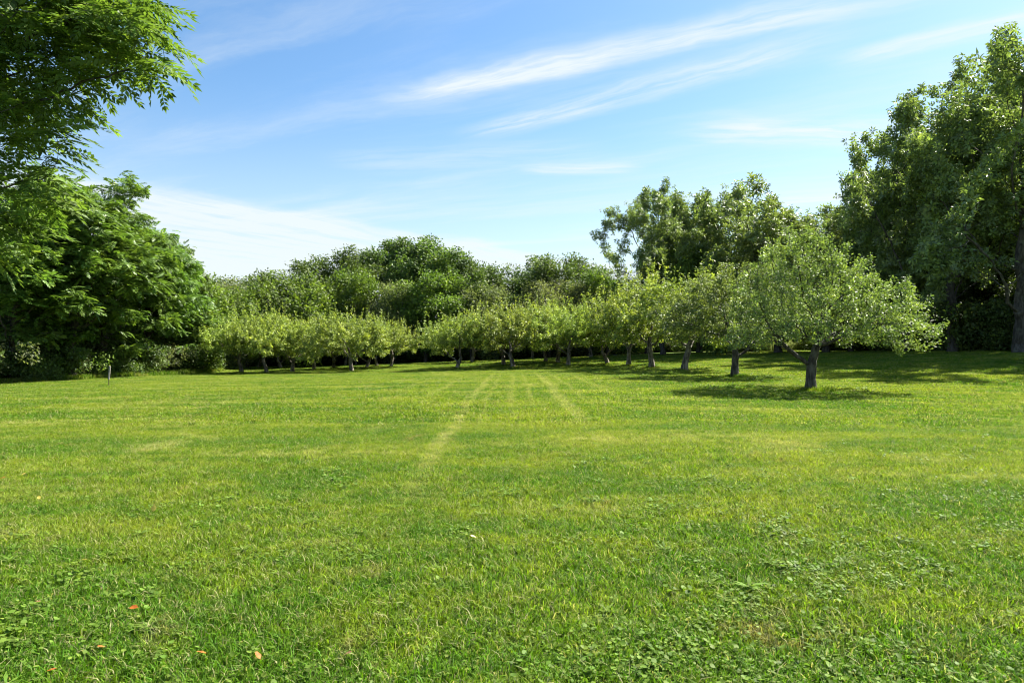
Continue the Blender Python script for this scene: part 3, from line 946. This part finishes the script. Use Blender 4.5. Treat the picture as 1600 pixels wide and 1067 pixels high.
# ---- the near walnut whose boughs hang into the upper left corner
def make_walnut():
    tx, ty = -10.8, 9.6
    r = np.random.default_rng(5)
    def L(px, py, d, rr, rz=None, ry=None):
        X = (px - 24 - 800) / FOC * d; Z = EYE + (HOR - py) / FOC * d
        return (X - tx, d - ty, Z, rr, ry or rr * 1.2, rz or rr)
    # boughs in view, where the photograph shows them, then the rest of the crown out of frame
    seen = [L(240, 55, 9.3, .48, .42), L(262, 95, 9.0, .32, .26), L(215, 110, 9.4, .34, .22), L(160, 40, 9.5, .6, .5), L(80, 60, 9.4, .8, .6), L(130, 125, 9.3, .5, .35),
            L(150, 180, 9.1, .30, .24), L(60, 170, 9.2, .7, .4), L(105, 225, 9.0, .35, .2), L(20, 250, 9.2, .6, .5), L(60, 290, 9.0, .55, .4), L(25, 345, 9.2, .5, .4),
            L(105, 300, 8.9, .3, .22), L(0, 400, 9.3, .35, .2), L(200, 0, 9.8, .7, .5), L(255, 15, 9.4, .32, .3), L(100, -20, 9.8, 1.0, .7), L(0, 120, 9.8, .9, .9)]
    rest = [(0, 0, 6.4, 3.0, 3.0, 2.2), (-2.0, 1, 5.5, 2, 2, 1.6), (1.5, 1.0, 7.6, 2.2, 2.2, 1.2), (.5, -1.6, 6.5, 1.8, 1.2, 1.2), (2.6, 1.2, 7.3, 1.4, 1.6, .9)]
    A = np.concatenate([sample_lobes(seen, 1500, r, .45), sample_lobes(rest, 420, r, .4)])
    trunk = [(0, 0, -.15), (.02, 0, .4), (.04, .01, .9), (.02, .03, 1.4), (.05, .05, 1.9), (.1, .03, 2.4), (.2, .02, 2.8), (.3, 0, 3.2), (.4, 0, 3.6)]
    P, par = grow(trunk, A, .17, .22, trop=(0, 0, .02), iters=140, r=r)
    R, tips, kids = radii(P, par, .004, .24)
    nt = len(trunk); owner = np.zeros(len(P), int); lid = 0
    for i in range(nt, len(P)):
        if par[i] < nt: lid += 1; owner[i] = lid
        else: owner[i] = owner[par[i]]
    root = bpy.data.objects.new('walnut_tree', None); COL.objects.link(root)
    root.location = (tx, ty, gz(tx, ty) - .02)
    tag(root, 'close walnut tree whose leafy boughs hang into the upper left corner of the picture', 'walnut tree')
    vis = np.arange(1, len(P))
    V, F = tube_edges(P, par, R, vis[owner[vis] == 0], flare=.35, lump=.1)
    obj('trunk', mesh_np('walnut_trunk', V, F, [M_BARK_DARK], True), root)
    for l in sorted(set(owner[vis]) - {0}):
        V, F = tube_edges(P, par, R, vis[owner[vis] == l], sides_big=7, lump=.08)
        if len(V): obj('limb', mesh_np('walnut_limb', V, F, [M_BARK_DARK], True), root)
    idx = np.where((R < .012) & (par >= 0))[0]
    base = np.repeat(idx, 3)
    n = len(base)
    t = r.uniform(.1, 1.1, n)
    q = P[par[base]] + (P[base] - P[par[base]]) * t[:, None] + r.normal(0, .015, (n, 3))
    tw = P[base] - P[par[base]]; tw /= np.linalg.norm(tw, axis=1, keepdims=True)
    a = r.uniform(0, 2 * math.pi, n)
    d = np.stack([np.cos(a), np.sin(a), np.zeros(n)], 1) * .9 + tw * .7
    d[:, 2] = d[:, 2] * .4 + r.normal(-.12, .25, n)
    nrm = np.array([[0, 0, 1.0]]) + r.normal(0, .3, (n, 3))
    Rm = frames(d, nrm); sc_ = r.uniform(.65, 1.15, n)
    # those that show largest become leaves of their own, the rest one crown
    wpos = q + np.array([tx, ty, root.location.z])
    u = wpos[:, 0] / wpos[:, 1] * FOC + 800; v = HOR - (wpos[:, 2] - EYE) / wpos[:, 1] * FOC
    inside = (u > -10) & (u < 330) & (v > -30) & (v < 470)
    near = np.where(inside, wpos[:, 1] - sc_ * 1.5, 99)
    pick = np.argsort(near)[:300]
    mask = np.ones(n, bool); mask[pick] = False
    V, F = scatter(T_WAL, q[mask], Rm[mask], sc_[mask])
    crown = obj('crown', mesh_np('walnut_crown', V, F, [M_WALNUT]), root)
    crown['kind'] = 'stuff'
    leaf_meshes = [mesh_np('walnut_leaf', v_, f_, [M_WALNUT]) for v_, f_ in T_WAL]
    for j, i in enumerate(pick):
        o = obj('leaf', leaf_meshes[j % 3], root)
        o.matrix_local = Matrix.Translation(Vector(q[i])) @ Matrix(Rm[i].T.tolist()).to_4x4() @ Matrix.Scale(float(sc_[i]), 4)
    print('walnut leaves', n, 'nodes', len(P))
make_walnut()

# ------------------------------------------------------------------ scattering over the ground with geometry nodes
def scatter_object(name, sources, pts, rotz, scale, pick, label, mat=None, tilt=None):
    """one object: a point cloud mesh whose points carry small turf or weed meshes"""
    coll = bpy.data.collections.new(name + '_source')      # never linked to the scene
    for i, me in enumerate(sources):
        so = bpy.data.objects.new('%s_%02d' % (name, i), me); coll.objects.link(so)
    me = bpy.data.meshes.new(name)
    n = len(pts)
    me.vertices.add(n); me.vertices.foreach_set('co', np.asarray(pts, np.float32).ravel())
    a = me.attributes.new('rot', 'FLOAT_VECTOR', 'POINT')
    rv = np.zeros((n, 3), np.float32); rv[:, 2] = rotz
    if tilt is not None: rv[:, :2] = tilt
    a.data.foreach_set('vector', rv.ravel())
    a = me.attributes.new('size', 'FLOAT', 'POINT'); a.data.foreach_set('value', np.asarray(scale, np.float32))
    a = me.attributes.new('pick', 'INT', 'POINT'); a.data.foreach_set('value', np.asarray(pick, np.int32))
    me.update()
    o = obj(name, me)
    g = bpy.data.node_groups.new(name + '_nodes', 'GeometryNodeTree')
    g.interface.new_socket('Geometry', in_out='INPUT', socket_type='NodeSocketGeometry')
    g.interface.new_socket('Geometry', in_out='OUTPUT', socket_type='NodeSocketGeometry')
    gi = g.nodes.new('NodeGroupInput'); go = g.nodes.new('NodeGroupOutput')
    ci = g.nodes.new('GeometryNodeCollectionInfo')
    ci.inputs['Collection'].default_value = coll
    ci.inputs['Separate Children'].default_value = True
    ci.inputs['Reset Children'].default_value = True
    mp = g.nodes.new('GeometryNodeMeshToPoints')
    ip = g.nodes.new('GeometryNodeInstanceOnPoints')
    ip.inputs['Pick Instance'].default_value = True
    def attr(nm, ty):
        nd = g.nodes.new('GeometryNodeInputNamedAttribute'); nd.data_type = ty
        nd.inputs['Name'].default_value = nm
        return [s for s in nd.outputs if s.enabled and s.name == 'Attribute'][0]
    g.links.new(gi.outputs[0], mp.inputs['Mesh'])
    g.links.new(mp.outputs[0], ip.inputs['Points'])
    g.links.new(ci.outputs[0], ip.inputs['Instance'])
    e2r = g.nodes.new('FunctionNodeEulerToRotation')
    g.links.new(attr('rot', 'FLOAT_VECTOR'), e2r.inputs[0])
    g.links.new(e2r.outputs[0], ip.inputs['Rotation'])
    g.links.new(attr('size', 'FLOAT'), ip.inputs['Scale'])
    g.links.new(attr('pick', 'INT'), ip.inputs['Instance Index'])
    g.links.new(ip.outputs[0], go.inputs[0])
    md = o.modifiers.new('scatter', 'NODES'); md.node_group = g
    tag(o, label, kind='stuff')
    return o

def blade_tile(seed, n, rad, h, w, lean=.55, segs=2):
    r = np.random.default_rng(seed)
    a = r.uniform(0, 2 * math.pi, n); rr = rad * np.sqrt(r.uniform(0, 1, n))
    rr *= 1 + .12 * np.sin(a * 5 + seed)
    # tufts: pull blades towards local centres
    C = r.uniform(-rad, rad, (int(90 * rad * rad) + 8, 2))
    x, y = rr * np.cos(a), rr * np.sin(a)
    k = r.integers(0, len(C), n); tuft = r.uniform(size=n) < .35
    x = np.where(tuft, C[k, 0] + r.normal(0, .025, n), x); y = np.where(tuft, C[k, 1] + r.normal(0, .025, n), y)
    hh = h * r.uniform(.45, 1.15, n) * np.where(tuft, 1.12, 1.0)
    ww = w * r.uniform(.6, 1.3, n)
    fa = r.uniform(0, 2 * math.pi, n)
    ld = r.uniform(0, 2 * math.pi, n); lm = hh * r.uniform(.1, 1, n) * lean * 1.6
    sx, sy = np.cos(fa) * ww / 2, np.sin(fa) * ww / 2
    lx, ly = np.cos(ld) * lm, np.sin(ld) * lm
    z0 = np.full(n, -.01)
    v = [np.stack([x - sx, y - sy, z0], 1), np.stack([x + sx, y + sy, z0], 1),
         np.stack([x + lx * .35 + sx * .8, y + ly * .35 + sy * .8, hh * .58], 1), np.stack([x + lx * .35 - sx * .8, y + ly * .35 - sy * .8, hh * .58], 1),
         np.stack([x + lx, y + ly, hh * (1 - .25 * lean * r.uniform(0, 1, n))], 1)]
    V = np.stack(v, 1).reshape(-1, 3)
    b = np.arange(n)[:, None] * 5
    Q = np.concatenate([b, b + 1, b + 2, b + 3], 1); Tt = np.concatenate([b + 3, b + 2, b + 4], 1)
    return mesh_np('turf_%d' % seed, V, [Q, Tt], [M_BLADE])

def slope_tilt(x, y):
    e = .5
    zx = (gz_arr(x + e, y) - gz_arr(x - e, y)) / (2 * e); zy = (gz_arr(x, y + e) - gz_arr(x, y - e)) / (2 * e)
    return zx, zy

def make_grass():
    r = np.random.default_rng(8)
    near = [blade_tile(100 + i, 5000, .75, .048, .0058, 1.15) for i in range(6)]
    far = [blade_tile(120 + i, 2900, .95, .056, .013, 1.0) for i in range(4)]
    def grid(step, y0, y1):
        ys = np.arange(y0, y1, step)
        P = []
        for yy in ys:
            hw = yy * .86 + 2.2
            xs = np.arange(-hw, hw, step)
            P.append(np.stack([xs + r.normal(0, step * .12, len(xs)), np.full(len(xs), yy) + r.normal(0, step * .12, len(xs))], 1))
        return np.concatenate(P)
    for nm, src, step, y0, y1, lab in [('grass', near, .72, 1.6, 13.0, 'short mown grass blades in the near part of the lawn'),
                                       ('grass', far, 1.05, 13.2, 74.0, 'short mown grass in the distant part of the lawn')]:
        p = grid(step, y0, y1)
        if y0 > 5:
            # stop at the wood edge on the left and on the right
            edge_x = np.interp(p[:, 1], [0, 36, 42, 50, 60, 76], [-60, -28.5, -26.5, -24.5, -26, -34])
            p = p[(p[:, 0] > edge_x)]
            p = p[~((p[:, 1] > 70.0) & (p[:, 0] > -8))]
        z = gz_arr(p[:, 0], p[:, 1])
        micro = micro_arr(p[:, 0], p[:, 1])
        zx, zy = slope_tilt(p[:, 0], p[:, 1])
        n = len(p)
        rz = r.uniform(0, 2 * math.pi, n)
        # tilt with the slope: small rotations about X then Y before... only the normal matters, spin is folded in the source
        tilt = np.stack([np.arctan(zy) * np.cos(rz) * 0 + 0, np.zeros(n)], 1)
        scatter_object(nm, src, np.stack([p[:, 0], p[:, 1], z + micro], 1), rz, r.uniform(.85, 1.15, n) * (1 + .22 * np.sin(p[:, 0] * 1.9 + 2 * np.sin(p[:, 1] * .8)) * np.sin(p[:, 1] * 1.4)), r.integers(0, len(src), n), lab)
        print('turf tiles', n)
make_grass()

# ---- broad-leaved weeds in the near turf
def make_weeds():
    r = np.random.default_rng(14)
    def disc_leaf():
        a = np.linspace(0, 2 * math.pi, 8)[:-1] + .2
        rad = 1 + .12 * np.cos(a * 3)
        V = np.stack([np.cos(a) * rad * .5, np.sin(a) * rad * .5 + .5, .06 * np.cos(2 * a)], 1)
        V = np.concatenate([V, [[0, .48, -.05]]])
        return V, [np.array([(i, (i + 1) % 7, 7) for i in range(7)])]
    M_W = leaf_mat('lawn weed leaf', (.10, .19, .022), (.18, .27, .035), (.25, .32, .05), trans=.33, rough=.6, spec=.15, scale=2.0)
    def patch(seed, n, rad, size):
        q = np.random.default_rng(seed)
        a = q.uniform(0, 2 * math.pi, n); rr = rad * np.abs(q.normal(0, .5, n))
        pos = np.stack([rr * np.cos(a), rr * np.sin(a), q.uniform(.015, .048, n)], 1)
        d = q.normal(0, 1, (n, 3)); d[:, 2] = q.normal(0, .2, n)
        nr = q.normal(0, .35, (n, 3)) + [0, 0, 1]
        V, F = scatter([disc_leaf()], pos, frames(d, nr), size * q.uniform(.6, 1.3, n))
        return mesh_np('weed_patch_%d' % seed, V, F, [M_W])
    def rosette(seed, n, l, w):
        q = np.random.default_rng(seed)
        VV, FF = [], []; off = 0
        for i in range(n):
            a = 2 * math.pi * i / n + q.normal(0, .3); el = q.uniform(.15, .9); L = l * q.uniform(.6, 1.1)
            ca, sa = math.cos(a), math.sin(a)
            k = 4
            for j in range(k + 1):
                t = j / k; wd = w * math.sin(math.pi * min(.97, .12 + t * .86)) * (1 + .25 * (-1) ** j)
                rr = L * t * math.cos(el * (1 - .5 * t)); zz = L * t * math.sin(el) * (1 - .55 * t) + .012
                VV += [(rr * ca - sa * wd / 2, rr * sa + ca * wd / 2, zz + .005), (rr * ca + sa * wd / 2, rr * sa - ca * wd / 2, zz + .005)]
                if j: FF.append((off + 2 * j - 2, off + 2 * j - 1, off + 2 * j + 1, off + 2 * j))
            off += 2 * (k + 1)
        return mesh_np('rosette_%d' % seed, VV, [np.array(FF)], [M_W])
    src = [patch(200 + i, 46, .26, .019) for i in range(4)] + [patch(210, 26, .2, .026)]
    ros = [rosette(220 + i, 11, .085, .014) for i in range(4)]
    # more weeds close by and on the left; fewer with distance
    P = []
    while len(P) < 780:
        yv = 2.2 + 11 * r.uniform() ** 1.9; xv = r.uniform(-.82, .82) * yv * 1.05
        dens = math.sin(xv * 1.7 + 1.3 * math.sin(yv * 1.9)) * math.sin(yv * 2.3 + .8 * math.sin(xv * 1.1)) * .5 + .5
        if r.uniform() < dens ** 2 * .95 * min(1, (6.5 / yv) ** 1.5) + .03: P.append((xv, yv))
    bs = [1.0] * len(P)
    for o in bpy.data.objects:
        if o.name.startswith('apple_tree'):
            for k in range(34):
                P.append((o.location.x + r.uniform(-3.6, 2.2), o.location.y + r.uniform(-3.4, 2.6))); bs.append(r.uniform(1.6, 2.6))
    P = np.array(P); n = len(P); bs = np.array(bs)
    z = gz_arr(P[:, 0], P[:, 1])
    scatter_object('clover', src, np.stack([P[:, 0], P[:, 1], z], 1), r.uniform(0, 6.28, n), r.uniform(.7, 1.25, n) * bs, r.integers(0, len(src), n),
                   'round-leaved clover and ground ivy spreading through the near grass and under the apple trees')
    P = []
    while len(P) < 330:
        yv = 2.4 + 14 * r.uniform() ** 1.6; xv = r.uniform(-.82, .82) * yv
        P.append((xv, yv))
    P[0] = W(380, 1.5 * FOC / (866 - HOR)); P[1] = W(1170, 1.5 * FOC / (925 - HOR)); P[2] = W(232, 1.5 * FOC / (988 - HOR)); P[3] = W(1110, 1.5 * FOC / (752 - HOR))
    P = np.array(P); n = len(P)
    s_ = r.uniform(.6, 1.15, n); s_[:4] = (1.35, 1.5, 1.4, 1.5)
    z = gz_arr(P[:, 0], P[:, 1])
    scatter_object('broadleaf_weeds', ros, np.stack([P[:, 0], P[:, 1], z], 1), r.uniform(0, 6.28, n), s_, r.integers(0, len(ros), n),
                   'dandelion and plantain leaves among the near grass')
    # longer grass left standing round the foot of the apple trees and at the wood edge
    tufts = [blade_tile(140 + i, 420, .30, .20, .011, .5) for i in range(3)]
    Q = []
    for o in bpy.data.objects:
        if o.name.startswith('apple_tree'):
            for k in range(10):
                a = r.uniform(0, 6.28); rr = r.uniform(.08, .55)
                Q.append((o.location.x + rr * math.cos(a), o.location.y + rr * math.sin(a), r.uniform(.5, 1.0)))
    ex, ey = W(170, 30)
    Q += [(ex - .2, ey, .8), (ex + .15, ey - .1, .6)]
    for y_ in np.arange(34, 62, .35):
        x_ = np.interp(y_, [0, 36, 42, 50, 60, 76], [-60, -28.5, -26.5, -24.5, -26, -34])
        Q.append((x_ + r.normal(0, .25), y_, r.uniform(.8, 2.0)))
    Q = np.array(Q); n = len(Q)
    scatter_object('tall_grass', tufts, np.stack([Q[:, 0], Q[:, 1], gz_arr(Q[:, 0], Q[:, 1])], 1), r.uniform(0, 6.28, n), Q[:, 2], r.integers(0, 3, n),
                   'longer uncut grass round the tree feet and along the wood edge')
    # pale reedy field grass behind the gap under the second apple tree
    mb = plain_mat('pale field grass', (.36, .42, .13), .7, .35, 1.2, .35)
    rs = []
    for i in range(3):
        me = blade_tile(150 + i, 700, .9, 1.25, .03, .35); me.materials.clear(); me.materials.append(mb); rs.append(me)
    q = []
    for k in range(120):
        px = r.uniform(1150, 1262); d = r.uniform(71, 76)
        q.append(W(px, d))
    q = np.array(q); n = len(q)
    scatter_object('reeds', rs, np.stack([q[:, 0], q[:, 1], gz_arr(q[:, 0], q[:, 1])], 1), r.uniform(0, 6.28, n), r.uniform(.7, 1.2, n), r.integers(0, 3, n),
                   'sunlit pale field grass behind the gap under the second nearest apple tree')
make_weeds()

# ---- undergrowth that closes the foot of the woods
def make_undergrowth():
    r = np.random.default_rng(19)
    def bush(seed, mat, size, n=1500):
        q = np.random.default_rng(seed)
        lob = [(q.normal(0, .55), q.normal(0, .5), q.uniform(.4, 1.5), q.uniform(.45, .8), q.uniform(.45, .8), q.uniform(.35, .6)) for _ in range(9)]
        pos = sample_lobes(lob, n, q, .4); pos[:, 2] = np.abs(pos[:, 2])
        d = q.normal(0, 1, (n, 3)); nr = q.normal(0, .6, (n, 3)) + [0, 0, .9]
        V, F = scatter(T_LEAF, pos, frames(d, nr), size * q.uniform(.6, 1.3, n))
        return mesh_np('bush_%d' % seed, V, F, [mat])
    src = [bush(301, M_WOODA, .17), bush(302, M_WOODC, .14), bush(303, M_WOODA, .15), bush(304, M_WOODB, .13)]
    P = []
    for y_ in np.arange(33, 66, .55):          # left wood
        x0 = float(np.interp(y_, [33, 36, 42, 50, 58, 66], [-29, -28.8, -27, -25.3, -26.5, -29]))
        for dep in (0.6, 2.0, 4.0, 7.0, 10.0): P.append((x0 - dep + r.normal(0, .5), y_ + r.normal(0, .4), r.uniform(.6, 1.3) * (1 + .13 * dep)))
    for px in np.arange(325, 1150, 7.5):        # behind the orchard
        for d, s_ in ((77.5, .9), (79.5, 1.3), (83, 1.9), (88, 2.4)):
            X, Y = W(px + r.normal(0, 4), d + r.normal(0, .5)); P.append((X, Y, s_ * r.uniform(.8, 1.2)))
    for px in np.arange(1150, 1720, 9):         # right
        d0 = float(np.interp(px, [1150, 1240, 1330, 1400, 1480, 1560, 1720], [79, 75, 66, 62, 56, 50, 43]))
        for k, s_ in ((0, 1.0), (1.5, 1.5), (4, 2.1), (9, 2.6)):
            X, Y = W(px + r.normal(0, 4), d0 + k + r.normal(0, .4)); P.append((X, Y, s_ * r.uniform(.8, 1.2)))
    for px in np.arange(1400, 1720, 11):
        d0 = float(np.interp(px, [1400, 1480, 1560, 1600, 1720], [57, 50, 43.5, 42.5, 40]))
        for k in (0, 1.2):
            if abs(px - 1592) > 14 or k: 
                X, Y = W(px + r.normal(0, 5), d0 + k + r.normal(0, .3)); P.append((X, Y, r.uniform(.7, 1.9)))
    P = np.array(P); n = len(P)
    scatter_object('undergrowth', src, np.stack([P[:, 0], P[:, 1], gz_arr(P[:, 0], P[:, 1])], 1), r.uniform(0, 6.28, n), P[:, 2],
                   r.choice(4, n, p=[.4, .25, .28, .07]), 'tangled dark undergrowth closing the foot of the woods')
make_undergrowth()

# ---- bare dead twigs standing in the far wood
def make_dead_tree():
    lob = [(0, 0, 5.5, 1.4, 1.2, 2.4), (.6, 0, 7.6, .9, .8, 1.6), (-1.5, 0, 4.2, 1.4, 1, 1.2)]
    r = np.random.default_rng(9)
    tr = wobble_trunk(2.5, 6, amp=.05, seed=9)
    P, par = grow(tr, sample_lobes(lob, 420, r, .5), .34, .42, trop=(0, 0, .15), r=r)
    R, _, _ = radii(P, par, .018, .13)
    V, F = tube_edges(P, par, R, np.arange(1, len(P)), sides_big=6)
    me = mesh_np('dead_tree_trunk', V, F, [M_BARK_DEAD], True)
    for px, d, s_, rot, lab in [(588, 73.5, .95, 0, 'bare dead tree with grey twigs below the slender tall trees'), (556, 73, .72, 2.0, 'low bare grey thicket above the left block of apple trees')]:
        x, y = W(px, d)
        o = bpy.data.objects.new('dead_tree', None); COL.objects.link(o)
        o.location = (x, y, gz(x, y)); o.rotation_euler = (0, 0, rot); o.scale = (s_,) * 3
        tag(o, lab, 'dead tree', 'bare dead trees in the far wood'); obj('branches', me, o)
make_dead_tree()

# ---- the marker stake on the left
def make_stake():
    x, y = W(169, 30); z = gz(x, y)
    root = bpy.data.objects.new('marker_stake', None); COL.objects.link(root)
    root.location = (x, y, z); root.rotation_euler = (math.radians(-1), math.radians(4), .4)
    tag(root, 'thin weathered stake standing alone in the lawn before the left wood', 'stake')
    def bar(name, z0, z1, w, d_, mat, x0=0.0, taper=1.0, point=False):
        V, F = [], []
        zs = np.linspace(z0, z1, 6)
        r = np.random.default_rng(int(abs(z0) * 100) + 3)
        for i, zz in enumerate(zs):
            k = 1 + (taper - 1) * i / 5 + r.normal(0, .02)
            for a, b in ((-1, -.8), (-.8, -1), (.8, -1), (1, -.8), (1, .8), (.8, 1), (-.8, 1), (-1, .8)):
                V.append((x0 + a * w * k / 2, b * d_ * k / 2, zz))
        for i in range(5):
            for j in range(8): F.append((i * 8 + j, i * 8 + (j + 1) % 8, i * 8 + 8 + (j + 1) % 8, i * 8 + 8 + j))
        me = mesh_np(name, np.array(V), [np.array(F), ], [mat]); 
        o = obj(name, me, root)
        cap = np.array([V[40 + j] for j in range(8)] + [tuple(np.mean(V[40:48], 0) + [0, 0, .012])])
        me2 = mesh_np(name + '_top', np.concatenate([np.array(V), cap]), [np.array(F), ] + [np.array([(48 + j, 48 + (j + 1) % 8, 56) for j in range(8)])], [mat])
        o.data = me2
        return o
    bar('stake_post', .34, .93, .062, .045, plain_mat('weathered grey wood', (.33, .29, .24), .85, .3, 14))
    bar('stake_rod', -.1, .36, .026, .026, plain_mat('dark rusted iron', (.09, .06, .045), .7, .3, 30), .004)
make_stake()

# ---- fallen leaves in the near grass
def make_fallen():
    mats = {'orange': plain_mat('orange fallen leaf', (.42, .12, .02), .55, .3, 40, .3), 'brown': plain_mat('brown fallen leaf', (.24, .12, .06), .6, .3, 40, .2),
            'yellow': plain_mat('yellow fallen leaf', (.62, .48, .10), .5, .2, 40, .35), 'tan': plain_mat('tan fallen leaf', (.50, .38, .20), .6, .2, 40, .25)}
    def leafmesh(seed):
        q = np.random.default_rng(seed); n = 12
        a = np.linspace(0, 2 * math.pi, n, endpoint=False)
        rad = .5 * (1 + .10 * np.cos(a * 5 + seed)) * np.where(np.abs(a - math.pi / 2) < .3, 1.2, 1)
        x_, y_ = np.cos(a) * rad * .68, np.sin(a) * rad
        curl = .35 * x_ ** 2 * 2 + .15 * y_ * q.normal(0, .8)
        V = np.concatenate([np.stack([x_, y_, curl], 1), [[0, 0, 0]], [[.02, -.5, 0], [-.02, -.5, 0], [0, -.85, .06]]])
        return V, [np.array([(i, (i + 1) % n, n) for i in range(n)] + [(n + 1, n + 2, n + 3)])]
    tab = [(80, 1048, 'orange', .036, 'orange fallen leaf in the grass at the bottom left, the lowest of all'),
           (209, 952, 'orange', .046, "small orange fallen leaf, topmost of the orange ones among the clover at lower left"),
           (315, 1024, 'orange', .040, 'orange fallen leaf in the clover, left of another orange leaf at the same height'),
           (403, 1030, 'orange', .042, 'orange fallen leaf in the clover at the bottom, right of the centre-left one'),
           (158, 1013, 'orange', .034, 'small orange fallen leaf between two others at the bottom left'),
           (544, 1028, 'brown', .040, 'reddish brown fallen leaf at the bottom, furthest right of the leaves in the clover'),
           (240, 795, 'yellow', .060, 'pale yellow upright fallen leaf in the middle distance on the left'),
           (740, 842, 'tan', .056, 'tan fallen leaf lying alone near the centre of the lawn'),
           (4, 750, 'orange', .060, 'orange fallen leaf at the left edge of the picture'),
           (132, 874, 'yellow', .036, 'yellow blade-like fallen leaf on the left, above the clover'),
           (61, 780, 'yellow', .046, 'small yellow fallen leaf on the left, just below the orange one at the edge'),
           (59, 941, 'brown', .036, 'brown curled fallen leaf on the left beside dark weeds'),
           (1249, 1031, 'brown', .040, 'dull brown fallen leaf at the lower right'),
           (37, 744, 'yellow', .044, 'tiny yellow fallen leaf beside the orange one at the left edge')]
    r = np.random.default_rng(2)
    for i, (px, py, c, s_, lab) in enumerate(tab):
        d = EYE * FOC / (py - HOR); x, y = W(px, d)
        d = (EYE - gz(x, y) - .045) * FOC / (py - HOR); x, y = W(px, d)
        V, F = leafmesh(400 + i)
        o = obj('fallen_leaf', mesh_np('fallen_leaf', V * s_ * 1.0, F, [mats[c]]))
        o.location = (x, y, gz(x, y) + micro_arr(x, y) + .058)
        o.rotation_euler = (r.uniform(.15, .6), r.normal(0, .25), r.uniform(0, 6.28)) if i != 6 else (1.2, .1, .2)
        tag(o, lab, 'fallen leaf', 'fallen leaves on the grass')
make_fallen()

tot = 0
for me in bpy.data.meshes: tot += sum(1 for _ in ()) + len(me.loops) - 2 * len(me.polygons)
print('unique triangles', tot)
for k_, v_ in list(WOOD.items()): print(k_, v_.tris, len(v_.P), KH[k_])
for v_ in SUMAC + HICK + APPLES + [APPLE_NEAR, APPLE_SECOND]: print(v_.crown_me.name, v_.tris, len(v_.P), round(top_of(v_.crown_me), 1))
